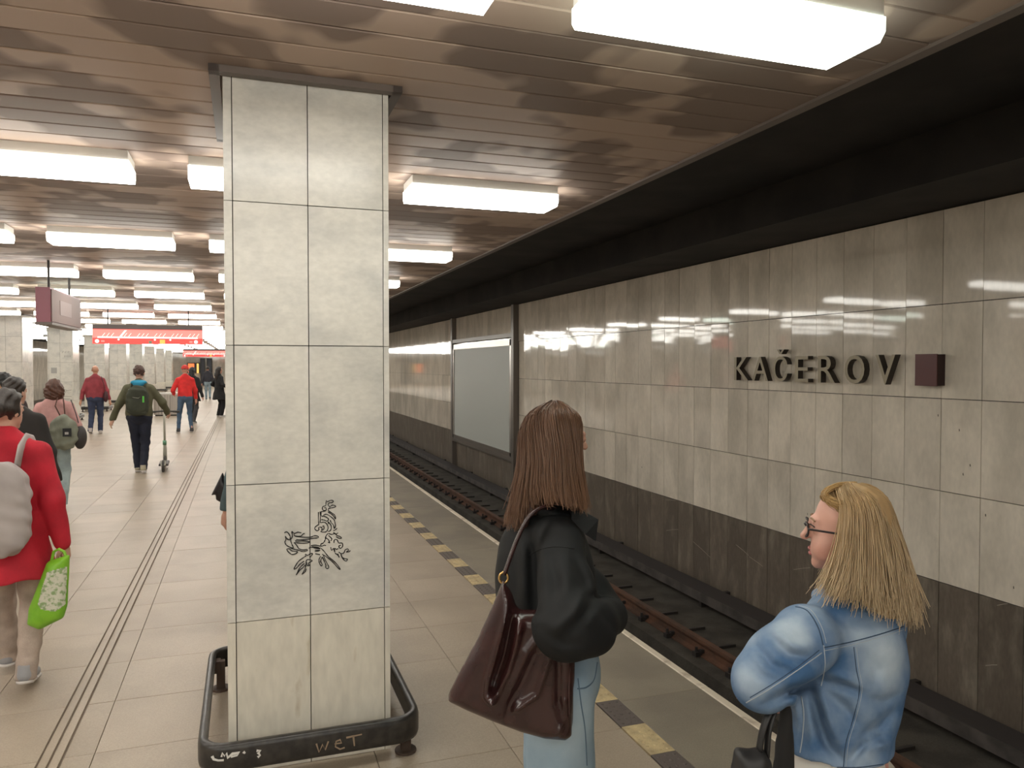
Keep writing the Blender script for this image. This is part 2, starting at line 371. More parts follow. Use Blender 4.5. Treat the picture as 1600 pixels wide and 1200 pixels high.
# ---- columns clad in marble
CX0, CX1, CD = -.079, .634, .97
CZ = [0, .672, 1.277, 1.888, 2.513, ZC]
def tile_me(a, b, y0, y1, h, mm): return boxmesh('tile', a+.002, b-.002, y0, y1, .002, h-.002, m=mm)
wC = CX1-CX0; xm = .352
def make_column(label, tiles=True):
    c = empty('column', (CX0, 3.54, 0), label=label, cat='column')
    MB().box(.03, wC-.03, .03, CD-.03, 0, ZC+.02).build('core', grout, c)
    for i in range(5):
        h = CZ[i+1]-CZ[i]; mm = marble_low if i == 0 else marble
        fr = [tile_me(.036, xm, 0, .03, h, mm), tile_me(xm, wC-.026, 0, .03, h, mm)]
        for q in fr:
            inst('tile', q, c, (0, random.uniform(-.0008, .0008), CZ[i])); inst('tile', q, c, (0, CD-.03, CZ[i]))
        sl = boxmesh('tile', 0, .034, .0, CD/2-.0015, .0015, h-.0015, m=mm); sr = boxmesh('tile', wC-.0245, wC, .0, CD/2-.0015, .0015, h-.0015, m=mm)
        for yy in (0, CD/2+.0015):
            inst('tile', sl, c, (0, yy, CZ[i])); inst('tile', sr, c, (0, yy, CZ[i]))
    t = MB()
    for q in ((-.055, -.012, -.06, CD+.06), (wC+.012, wC+.055, -.06, CD+.06), (-.055, wC+.055, -.06, -.012), (-.055, wC+.055, CD+.012, CD+.06)):
        t.box(*q, ZC-.03, ZC+.01)
    t.build('ceiling_collar', trim_m, c)
    return c
def rrect(x0, x1, y0, y1, r, n=6):
    P = []
    for cx, cy, a0 in ((x1-r, y0+r, -90), (x1-r, y1-r, 0), (x0+r, y1-r, 90), (x0+r, y0+r, 180)):
        for i in range(n+1):
            a = R(a0+90*i/n); P.append((cx+r*math.cos(a), cy+r*math.sin(a)))
    return P
def make_guard(label):
    gd = empty('column_guard', (CX0, 3.54, 0), label=label, cat='bumper rail')
    x0, x1, y0, y1 = -.108, wC+.112, -.125, CD+.12
    prof = [(0, .085), (.012, .085), (.016, .10), (.016, .175), (.010, .196), (-.004, .20), (-.022, .196), (-.026, .18), (-.014, .172), (-.014, .085)]
    P = rrect(x0, x1, y0, y1, .11); V = []; Fq = []; n = len(P); kk = len(prof)
    for i, (x, y) in enumerate(P):
        tx, ty = P[(i+1) % n][0]-P[i-1][0], P[(i+1) % n][1]-P[i-1][1]; l = math.hypot(tx, ty); nx, ny = ty/l, -tx/l
        for o_, z in prof: V.append((x+nx*o_, y+ny*o_, z))
    for i in range(n):
        for j in range(kk): Fq.append((i*kk+j, ((i+1) % n)*kk+j, ((i+1) % n)*kk+(j+1) % kk, i*kk+(j+1) % kk))
    mesh('bumper', V, Fq, rubber, gd, True)
    for px_, py_ in ((x0+.05, y0+.08), (x1-.05, y0+.08), (x0+.05, y1-.12), (x1-.05, y1-.12)):
        p = MB().box(px_-.022, px_+.022, py_-.02, py_+.02, .004, .16).build('post', rustfoot, gd)
        MB().cyl(px_, py_, 0, .012, .05, 14).build('foot_plate', rustfoot, p)
        MB().box(min(px_, (x0+.014 if px_ < .3 else x1-.014)), max(px_, (x0+.014 if px_ < .3 else x1-.014)), py_-.03, py_+.03, .10, .165).build('bracket', rustfoot, p)
    return gd, (x0, x1, y0, y1)
colm = make_column('nearest square marble column, with black line drawing and rubber bumper at its foot')
colm['label'] = 'square white marble column with a tangled black line drawing on it'
guard, (gx0, gx1, gy0, gy1) = make_guard('black bumper rail scratched WET around the drawn-on marble column')
# ink drawing on the column front, traced strokes
D = [[(720,430),(715,455),(712,480),(685,490),(685,520),(715,525),(715,500),(700,500)],[(725,445),(760,430),(785,435),(775,450),(745,455),(735,470),(750,490),(775,475),(800,480),(805,490),(775,500),(745,505),(735,520)],
[(735,525),(765,545),(795,565),(805,590),(803,605),(785,575),(760,555),(735,540)],[(670,535),(690,535),(715,525)],[(670,535),(672,575),(700,580),(730,595),(740,610),(725,625),(700,615),(672,610)],
[(690,570),(720,560),(755,580),(790,610),(800,640),(805,670),(795,695),(785,660),(765,640),(755,615)],[(645,540),(645,600),(648,655)],[(660,535),(663,590),(660,640)],
[(650,655),(620,675),(610,695),(630,715),(650,705),(645,690),(660,680),(680,690),(675,710),(695,700),(695,670),(680,675)],[(665,640),(700,635),(725,655),(735,690),(720,722),(690,728),(665,720)],
[(740,650),(735,630),(760,660),(765,690),(755,715),(735,722)],[(785,715),(805,705),(820,690)],[(785,730),(805,745),(830,735)],
[(735,740),(715,765),(708,800),(690,830),(668,840),(672,860),(700,850),(715,855)],[(740,740),(770,750),(800,740),(820,760),(850,770),(860,785),(835,785),(810,770)],[(710,780),(740,800),(750,830),(735,820)],[(740,760),(770,790),(760,810)],
[(790,830),(795,800),(820,800),(835,830),(865,830),(872,860),(850,880),(835,860),(855,850)],[(760,870),(770,900),(785,880),(800,920),(795,880),(815,890),(830,880)],[(800,925),(830,945),(840,965),(825,930)],
[(835,915),(860,930),(885,920),(895,895),(920,885),(925,900),(905,915),(935,910),(943,900)],[(855,930),(865,960),(885,975),(915,980),(905,1000),(880,985),(865,965)],
[(325,735),(345,725),(365,740),(380,770),(375,800),(350,790),(335,765),(340,800),(330,820),(345,850),(380,870),(410,875),(395,840),(385,800),(400,770),(395,720)],[(395,720),(420,740),(450,728),(485,735)],[(415,750),(430,765),(480,765),(500,745),(515,740)],
[(425,765),(500,775),(570,775),(610,762),(645,770),(635,782),(600,785),(540,795),(480,800),(435,800)],[(430,805),(440,815),(500,810),(550,815),(555,825),(510,832),(460,830),(420,825)],
[(415,825),(440,850),(465,885),(510,895),(535,890),(540,900),(500,910),(450,895),(400,885),(355,885),(350,895),(370,920),(400,938),(440,925),(445,910),(400,905),(375,890)],
[(555,880),(575,870),(640,880),(665,875)],[(575,855),(620,850),(665,860)],[(585,865),(650,872)],[(600,875),(660,885)],[(610,895),(660,900)],[(615,930),(660,940)],[(610,910),(650,905)],
[(520,935),(545,945),(570,930),(590,930),(575,955),(560,960)],[(530,950),(500,970),(460,1000),(435,1035),(415,1075),(440,1065),(470,1030),(510,1000)],[(440,1125),(455,1090),(480,1050),(515,1020)],[(435,1130),(470,1085),(500,1060),(520,1035)],
[(490,1125),(510,1090),(525,1050),(530,1000),(545,985),(580,990),(583,1000),(550,1020),(560,1040),(540,1040),(535,1010)],[(495,1120),(520,1100),(530,1070)],
[(665,955),(650,985),(655,1020),(672,1045),(680,1030),(665,1000),(680,960)],[(680,960),(700,1000),(715,1040),(712,1060),(730,1070),(742,1055),(720,1010),(700,970),(690,940)],[(670,880),(700,910),(740,960),(800,1010),(848,1070),(835,1070),(780,1010),(720,960),(680,935)]]
def strokes(name, polys, wd, m_, parent, off, sub=2):
    """flat strokes lying on a plane y = const (local coords of parent): polys are lists of (x, z)"""
    V = []; Fq = []
    for P in polys:
        P = np.array(P, float)
        if sub > 1 and len(P) > 2:                                   # Catmull-Rom smoothing
            Q = []
            for i in range(len(P)-1):
                p0, p1, p2, p3 = P[max(i-1, 0)], P[i], P[i+1], P[min(i+2, len(P)-1)]
                for s_ in range(sub):
                    t = s_/sub; Q.append(.5*((2*p1)+(-p0+p2)*t+(2*p0-5*p1+4*p2-p3)*t*t+(-p0+3*p1-3*p2+p3)*t**3))
            Q.append(P[-1]); P = np.array(Q)
        b = len(V)
        for i in range(len(P)):
            t = P[min(i+1, len(P)-1)]-P[max(i-1, 0)]; t = t/(np.linalg.norm(t)+1e-9); n_ = np.array([-t[1], t[0]])*wd*random.uniform(.35, .65)
            for sg in (1, -1):
                q = P[i]+sg*n_
                V += [(q[0], off, q[1]), (q[0], off+.0012, q[1])]
        for i in range(len(P)-1):
            a = b+4*i; c = a+4
            Fq += [(a, a+2, c+2, c), (a+1, c+1, c+3, a+3), (a, c, c+1, a+1), (a+2, a+3, c+3, c+2)]
    return mesh(name, V, Fq, m_, parent)
polys = []
for st in D:
    P = [ony(390+x/6, 710+y/6, 3.54) for x, y in st]; polys.append([(p[0]-CX0, p[2]) for p in P])
strokes('ink_drawing', polys, .0042, ink, colm, -.0022, 3)
# scratched word and white scribble on the guard
gy = 3.54+gy0-.016
def gpoly(L): return [[(lambda p: (p[0]-CX0, p[2]))(ony(290+x*.24375, 940+y*.24375, gy)) for x, y in s_] for s_ in L]
strokes('scratched_word', gpoly([[(838,910),(855,965),(878,915),(895,950),(915,895)], [(955,912),(1000,905),(990,885),(965,895),(960,930),(990,945),(1020,935)], [(1030,872),(1130,850)], [(1075,862),(1082,925)]]), .007, scratch, guard, gy0-.0178, 1)
for sc_ in ([[(170,990),(180,1010),(210,1018),(245,1015)], [(230,995),(235,970),(250,990),(262,970),(270,1000),(300,975),(345,968),(330,985),(290,995)], [(370,962),(382,972)]], [[(455,955),(480,955),(465,970),(478,985),(462,997)]]):
    strokes('white_scribble', gpoly(sc_), .009, whitescr, guard, gy0-.0178, 1)
for kx in range(1, 8):
    c = copy_tree(colm) if kx <= 3 else None
for o in [o for o in bpy.data.objects if o.parent is None and o.name.startswith('column.')]: pass
cols = [o for o in bpy.data.objects if o.parent is None and o.name.startswith('column.')]
for i, o in enumerate(cols):
    for ch in list(o.children):
        if ch.name.startswith('ink_drawing'): bpy.data.objects.remove(ch)
    o.location.y = 3.54+5.86*(i+1)
    o['label'] = ['marble column directly behind the drawn-on column, same row', 'marble column two bays behind the drawn-on column', 'marble column three bays behind the drawn-on column'][i]
nleft = 0
words = ['first', 'second', 'third', 'fourth', 'fifth', 'sixth', 'seventh', 'eighth', 'ninth', 'tenth']
plain = cols[0]
for kx in range(-1, 8):
    c = copy_tree(plain); c.location = (-5.16-wC, 21.8+5.86*kx, 0); c['group'] = 'marble columns of the far row'
    c['label'] = 'pale marble column in the row across the platform from the drawn-on column'
    gg = copy_tree(guard)
    for ch in list(gg.children):
        if ch.name.startswith(('scratched', 'white_')): bpy.data.objects.remove(ch)
    cn = 'marble column with the grey plaque, across the platform' if kx == 1 else 'marble column one bay before the plaque column' if kx == 0 else 'marble column two bays before the plaque column' if kx < 0 else 'marble column %s past the plaque column' % ORD[kx-2]
    c['label'] = cn
    gg.location = c.location; gg['label'] = 'black bumper rail round the '+cn.replace(', across the platform', ''); gg['group'] = 'bumper rails of the far columns'
    if kx == 1:                                                     # marks and a plaque on the second far column
        MB().box(.10, .26, -.012, 0, 1.55, 1.73).build('plaque', mat('plaque', (.35, .34, .32), .4), c)
        strokes('wall_writing', [[(.42+i*.04, 2.2+.03*(i % 2)), (.44+i*.04, 2.26-.03*(i % 2))] for i in range(6)]+[[(.47+i*.04, 2.06), (.49+i*.04, 2.12)] for i in range(5)]+[[(.4, 1.06), (.55, 1.0), (.66, 1.02)], [(.52, 1.0), (.46, .9)], [(.38, .82), (.66, .81)], [(.4, .74), (.62, .73)]], .012, mat('faint_ink', (.22, .2, .18), .6), c, -.0022, 1)

# ---- hanging signs
def line_sign(y, label):
    s = empty('line_map_sign', (-3.17*y/19.06*1.0, y, 0), label=label, cat='sign')
    s.location.x = -3.17; wd, z0, z1 = 2.26, 2.285, 2.612
    MB().box(0, wd, 0, .14, z1-.0, z1+.10).build('top_casing', mat('sign_casing', (.12, .09, .085), .4), s)
    for x in (.3, wd-.3): MB().cyl(x, .07, z1+.08, ZC, .012, 8).build('hanger_rod', darkmetal, s)
    MB().box(0, wd, .003, .137, z0, z1).build('lit_panel', sign_red, s)
    MB().box(.0, wd, -.001, .003, z0+.13, z1-.01).build('upper_band', sign_pale, s)
    MB().box(.10, wd-.10, -.005, -.001, z0+.125, z0+.160).build('route_line', sign_white, s)
    for i in range(24):
        x = .10+i*.088
        big = i == 5
        mb = MB(); z = z0+.165; hh = (.14 if big else .075); wv = (.045 if big else .013)
        mb.prism([(x, z), (x+wv, z), (x+wv+hh*.75, z+hh), (x+hh*.75, z+hh)], 'y', -.005, -.001)
        mb.build('station_mark', sign_white if big else sign_pale if i % 4 == 0 else sign_white, s)
    for x in (.09, wd-.14): MB().tube([(x, -.005, z0+.055), (x, -.001, z0+.055)], .042, 16).build('line_symbol', sign_white, s)
    for x in (.17, wd-.28): MB().box(x, x+.07, -.004, -.001, z0+.035, z0+.075).build('terminus_name', sign_pale, s)
    for x in (.52, 1.26, 1.58): MB().tube([(x, -.005, z0+.095), (x, -.001, z0+.095)], .022, 12).build('interchange_mark', sign_white, s)
    MB().box(1.36, 1.47, -.004, -.001, z0+.01, z0+.10).build('orange_mark', sign_orange, s)
    MB().box(1.13, 1.20, -.004, -.001, z0+.01, z0+.07).build('green_mark', mat('sign_green', (.25, .3, .2), .4), s)
line_sign(19.06, 'long lit red line map sign hanging above the man in green')
line_sign(45.5, 'lit red line map sign hanging deeper in the station')
ps = empty('hanging_sign_box', (-2.15, 10.3, 0), label='pinkish box sign hanging under the ceiling with its side turned to the tracks', cat='sign')
MB().box(-.15, .0, 0, 1.75, 2.30, 2.72).build('casing', pinkend, ps); MB().box(.0, .012, .03, 1.72, 2.32, 2.70).build('side_panel', pinkbox, ps)
MB().box(.012, .015, .45, 1.1, 2.42, 2.60).build('faded_mark', pinkmark, ps)
MB().box(-.16, .02, -.01, 1.76, 2.28, 2.31).build('bottom_edge', trim_m, ps)
for y in (.3, 1.45): MB().cyl(-.075, y, 2.72, ZC, .014, 8).build('hanger_rod', darkmetal, ps)
# ---- bin
bn = empty('waste_bin', (-3.05, 29.7, 0), label='wide brushed steel waste bin standing on the platform', cat='bin')
MB().box(0, .80, 0, .5, .05, .76).build('body', steel, bn); MB().bev(-.03, .83, -.03, .53, .76, .82, .01).build('lid', mat('bin_lid', (.5, .48, .44), .35, metal=.5), bn)
MB().box(.05, .75, .05, .45, 0, .05).build('plinth', darkmetal, bn)
for x in (.26, .53): MB().box(x, x+.012, -.004, 0, .07, .74).build('panel_seam', darkmetal, bn)
# ---- far end: doorway frames and lit panels on the end wall
def endthing(name, px0, py0, px1, py1, y, th, m_, label, cat):
    a = ony(px0, py1, y); b = ony(px1, py0, y)
    o = empty(name, (a[0], y, 0), label=label, cat=cat)
    z0 = max(a[2], 0.0)
    MB().box(0, b[0]-a[0], 0, th, z0, b[2]).build('panel', m_, o)
    fr = MB(); wv = b[0]-a[0]
    fr.box(-.08, 0, -.03, th, z0 if z0 > .3 else 0, b[2]+.08); fr.box(wv, wv+.08, -.03, th, z0 if z0 > .3 else 0, b[2]+.08); fr.box(0, wv, -.03, th, b[2], b[2]+.08)
    fr.build('frame', darkmetal, o)
endthing('lit_display', 294, 568, 303.5, 583, YF-.3, .3, mat('orange_lit', (1.0, .22, .06), .4, emit=1.0), 'glowing orange display at the far end of the platform', 'display')
endthing('lit_display', 307.5, 568, 310.5, 583, YF-.3, .3, mat('yellow_lit', (1.0, .62, .15), .4, emit=1.0), 'narrow glowing yellow display beside the orange one', 'display')
endthing('doorway_frame', 315, 561, 319, 620, YF-.3, .3, mat('navy_door', (.02, .022, .04), .4), 'tall dark blue door frame beside the yellow display', 'door frame')
endthing('doorway_frame', 325, 561, 330, 620, YF-.3, .3, mat('navy_door', (.02, .022, .04), .4), 'tall dark door frame nearest the tracks at the far end', 'door frame')

# ================================================================== SDF MODELLING
class Field:
    def __init__(s, lo, hi, h):
        s.lo = np.array(lo, float); s.h = h; n = np.maximum(np.ceil((np.array(hi)-s.lo)/h).astype(int)+1, 4)
        s.ax = [s.lo[i]+h*np.arange(n[i]) for i in range(3)]; s.d = np.full(n, 1.0, np.float32)
    def sub(s, lo, hi):
        sl = []
        for i in range(3):
            a = int(np.clip(np.floor((lo[i]-s.lo[i])/s.h), 0, s.d.shape[i]-1)); b = int(np.clip(np.ceil((hi[i]-s.lo[i])/s.h)+1, a+1, s.d.shape[i])); sl.append(slice(a, b))
        G = np.meshgrid(*[s.ax[i][sl[i]] for i in range(3)], indexing='ij')
        return tuple(sl), np.stack(G, -1)
    def put(s, sl, d, k, cut=False):
        o = s.d[sl]
        if cut:                                                    # subtract
            hh = np.maximum(k-np.abs(o+d), 0)/k if k else 0; s.d[sl] = np.maximum(o, -d)+(hh*hh*k*.25 if k else 0)
        else:
            hh = np.maximum(k-np.abs(o-d), 0)/k if k else 0; s.d[sl] = np.minimum(o, d)-(hh*hh*k*.25 if k else 0)
    def cone(s, a, b, ra, rb, k=.02, cut=False):
        a, b = np.array(a, float), np.array(b, float); mr = max(ra, rb)+k+3*s.h
        sl, P = s.sub(np.minimum(a, b)-mr, np.maximum(a, b)+mr)
        ba = b-a; t = np.clip(((P-a)@ba)/max(ba@ba, 1e-9), 0, 1)
        d = np.linalg.norm(P-a-t[..., None]*ba, axis=-1)-(ra+(rb-ra)*t); s.put(sl, d, k, cut)
    def chain(s, pts, rs, k=.02):
        for i in range(len(pts)-1): s.cone(pts[i], pts[i+1], rs[i], rs[i+1], k)
    def ell(s, c, r, rz=0, k=.03, cut=False, M=None):
        c = np.array(c, float); r = np.array(r, float); mr = max(r)+k+3*s.h
        sl, P = s.sub(c-mr, c+mr); q = P-c
        if M is None: M = np.array([[math.cos(rz), -math.sin(rz), 0], [math.sin(rz), math.cos(rz), 0], [0, 0, 1]])
        q = q@M
        k0 = np.linalg.norm(q/r, axis=-1); k1 = np.linalg.norm(q/r**2, axis=-1)+1e-9
        s.put(sl, k0*(k0-1)/k1, k, cut)
    def fn(s, f, lo, hi, k=.01, cut=False):
        sl, P = s.sub(lo, hi); s.put(sl, f(P[..., 0], P[..., 1], P[..., 2]), k, cut)
    def clip(s, f):                                                 # keep where f(x,y,z) < 0
        G = np.meshgrid(*s.ax, indexing='ij', sparse=True); s.d = np.maximum(s.d, f(*G)).astype(np.float32)
    def warp(s, f):
        G = np.meshgrid(*s.ax, indexing='ij', sparse=True); near = np.abs(s.d) < .06
        s.d = np.where(near, s.d+f(*G), s.d).astype(np.float32)
    def crease_px(s, base, lines, dmax):
        """press grooves (amp > 0) or raise ridges along lines given in photo pixels, on the side nearer than depth dmax"""
        I = np.argwhere(np.abs(s.d) < .05); P = s.lo+s.h*I+base-CAM; z = P@FW; px = 800+F*(P@RT)/z; py = 600-F*(P@UP)/z; add = np.zeros(len(I)); ok = 1/(1+np.exp((z-dmax)/.012))
        for line, amp, wd in lines:
            L = np.array(line, float); best = np.full(len(I), 1e9); tt = np.zeros(len(I)); n = len(L)-1
            for i in range(n):
                a, b = L[i], L[i+1]; ba = b-a; t = np.clip(((px-a[0])*ba[0]+(py-a[1])*ba[1])/(ba@ba), 0, 1); dd = np.hypot(px-a[0]-t*ba[0], py-a[1]-t*ba[1])
                m_ = dd < best; best = np.where(m_, dd, best); tt = np.where(m_, (i+t)/n, tt)
            add += amp*np.exp(-(best/wd)**2)*np.sin(math.pi*np.clip(.12+.76*tt, 0, 1))
        s.d[tuple(I.T)] += (add*ok).astype(np.float32)
    def mesh(s):
        d = s.d.copy(); d[0] = d[-1] = 1; d[:, 0] = d[:, -1] = 1; d[:, :, 0] = d[:, :, -1] = 1
        ins = d < 0; n = d.shape; c = np.zeros(tuple(x-1 for x in n), np.uint8)
        offs = [(i, j, k) for i in (0, 1) for j in (0, 1) for k in (0, 1)]
        for i, j, k in offs: c += ins[i:n[0]-1+i, j:n[1]-1+j, k:n[2]-1+k]
        act = np.argwhere((c > 0) & (c < 8)); idm = -np.ones(c.shape, np.int64); idm[tuple(act.T)] = np.arange(len(act))
        S = np.zeros((len(act), 3)); W = np.zeros(len(act))
        for o in offs:
            for ax in range(3):
                if o[ax]: continue
                o2 = list(o); o2[ax] = 1
                v0 = d[tuple((act+o).T)]; v1 = d[tuple((act+o2).T)]; mk = (v0 < 0) != (v1 < 0)
                t = np.where(mk, v0/np.where(mk, v0-v1, 1), 0)
                p = np.array(o, float)[None].repeat(len(act), 0); p[:, ax] += t
                S += p*mk[:, None]; W += mk
        V = s.lo+s.h*(act+S/W[:, None]); Q = []
        for ax in range(3):
            a = [slice(None)]*3; b = [slice(None)]*3; a[ax] = slice(0, -1); b[ax] = slice(1, None)
            e = np.argwhere(ins[tuple(a)] != ins[tuple(b)])
            e = e[(e > 0).all(1) & (e < np.array(n)-1).all(1)]
            u, v = (ax+1) % 3, (ax+2) % 3; q = []
            for du, dv in ((-1, -1), (0, -1), (0, 0), (-1, 0)):
                x = e.copy(); x[:, u] += du; x[:, v] += dv; q.append(idm[tuple(x.T)])
            q = np.stack(q, 1); fl = ins[tuple(e.T)]; q[~fl] = q[~fl][:, ::-1]; Q.append(q)
        return V, np.concatenate(Q)
    def build(s, name, m_, parent, relax=1, **k):
        V, Q = s.mesh()
        Q = Q[(Q >= 0).all(1)]
        for _ in range(relax):                                      # a little smoothing
            A = np.zeros_like(V); W = np.zeros(len(V))
            for i in range(4):
                np.add.at(A, Q[:, i], V[Q[:, (i+1) % 4]]+V[Q[:, i-1]]); np.add.at(W, Q[:, i], 2)
            V = .5*V+.5*A/np.maximum(W, 1)[:, None]
        me = bpy.data.meshes.new(name); me.vertices.add(len(V)); me.vertices.foreach_set('co', V.ravel())
        me.loops.add(Q.size); me.loops.foreach_set('vertex_index', Q.ravel().astype(np.int32))
        me.polygons.add(len(Q)); me.polygons.foreach_set('loop_start', np.arange(0, Q.size, 4, dtype=np.int32)); me.polygons.foreach_set('loop_total', np.full(len(Q), 4, np.int32))
        me.update(calc_edges=True); me.validate(); me.polygons.foreach_set('use_smooth', np.ones(len(me.polygons), bool)); me.materials.append(m_)
        o = link(bpy.data.objects.new(name, me)); o.parent = parent; return o
def fold(f, amp, fx, seed=0):
    """wrinkles: sum of a few oblique sine waves"""
    r = np.random.default_rng(seed); ws = [(r.normal(size=3)*fx, r.uniform(0, 6.3)) for _ in range(5)]
    f.warp(lambda x, y, z: sum(np.sin(w_[0]*x+w_[1]*y+w_[2]*z+p+1.5*np.sin(9*z+p)) for w_, p in ws)*amp/2.2)

skin = mat('skin', (.56, .33, .24), .5, dark=(.50, .26, .19), scale=12)
skin_pink = mat('skin_flushed', (.60, .33, .255), .45, dark=(.52, .23, .18), scale=9, thr=(.5, .7))
denim_l = mat('light_denim', (.36, .45, .53), .8, dark=(.24, .34, .45), scale=5, thr=(.42, .66), fine=.07, fscale=300, bump=.1, bscale=350)
sole_m = mat('white_sole', (.62, .58, .55), .6)

def hand(f, wrist, d, palm_n, side, curl=.5, s=1.0):
    """five-fingered hand grown from the wrist along d; palm_n = palm normal; side = +1 right, -1 left"""
    w_, d, n_ = np.array(wrist, float), np.array(d, float), np.array(palm_n, float)
    d /= np.linalg.norm(d); n_ -= d*(n_@d); n_ /= np.linalg.norm(n_); lat = np.cross(d, n_)*side
    f.chain([w_, w_+d*.04*s, w_+d*.085*s], [.026*s, .03*s, .028*s], .01)
    f.cone(w_+d*.08*s-lat*.028*s, w_+d*.08*s+lat*.028*s, .013*s, .013*s, .012)
    for i, (o_, L_) in enumerate(((-.030, .065), (-.010, .078), (.010, .074), (.029, .058))):
        p = w_+d*.088*s+lat*o_*s; a = 0
        dirv = d
        for q, seg in enumerate((.45, .32, .23)):
            ang = curl*(.5+.5*q); dirv = dirv*math.cos(ang)+n_*math.sin(ang); dirv /= np.linalg.norm(dirv)
            p2 = p+dirv*L_*seg*s; f.cone(p, p2, .0092*s, .0086*s, .004); p = p2
    t0 = w_+d*.03*s-lat*.026*s; t1 = t0+(d*.6-lat*.7+n_*.25)*.04*s; t2 = t1+(d*.85-lat*.25+n_*.35)*.035*s
    f.chain([t0, t1, t2], [.014*s, .0115*s, .0095*s], .006)

def ik(a, b, l1, l2, bend):
    a, b = np.array(a, float), np.array(b, float); v = b-a; L = min(np.linalg.norm(v), l1+l2-.005); v = v/np.linalg.norm(v)
    x = (l1*l1-l2*l2+L*L)/(2*L); hgt = math.sqrt(max(l1*l1-x*x, 0)); bd = np.array(bend, float); bd -= v*(bd@v); bd /= np.linalg.norm(bd)+1e-9
    return a+v*x+bd*hgt, a+v*L

def head_sdf(f, c, rz=0, s=1.0, k=.015, nose=.0125):
    """a head with face looking along +y of the frame turned by rz"""
    c = np.array(c, float); M = np.array([[math.cos(rz), -math.sin(rz), 0], [math.sin(rz), math.cos(rz), 0], [0, 0, 1]])
    g_ = lambda x, y, z: c+M@(np.array([x, y, z])*s)
    f.ell(g_(0, -.012, .03), np.array([.074, .092, .088])*s, rz, k); f.ell(g_(0, .030, -.035), np.array([.058, .058, .075])*s, rz, k)
    f.ell(g_(0, .072, -.092), np.array([.022, .018, .018])*s, rz, k)
    f.cone(g_(0, .086, .012), g_(0, .104, -.026), .008*s, nose*s, .012); f.ell(g_(0, .082, .022), np.array([.045, .012, .011])*s, rz, .012)
    f.ell(g_(0, .084, -.056), np.array([.024, .010, .007])*s, rz, .006); f.ell(g_(0, .082, -.068), np.array([.021, .010, .008])*s, rz, .006)
    for sx in (-1, 1):
        f.ell(g_(.031*sx, .096, .004), np.array([.015, .016, .010])*s, rz, .008, cut=True); f.ell(g_(.031*sx, .079, .004), np.array([.0125, .0125, .0125])*s, rz, .002)
        f.ell(g_(.074*sx, -.012, -.005), np.array([.010, .022, .034])*s, rz+.25*sx, .006)

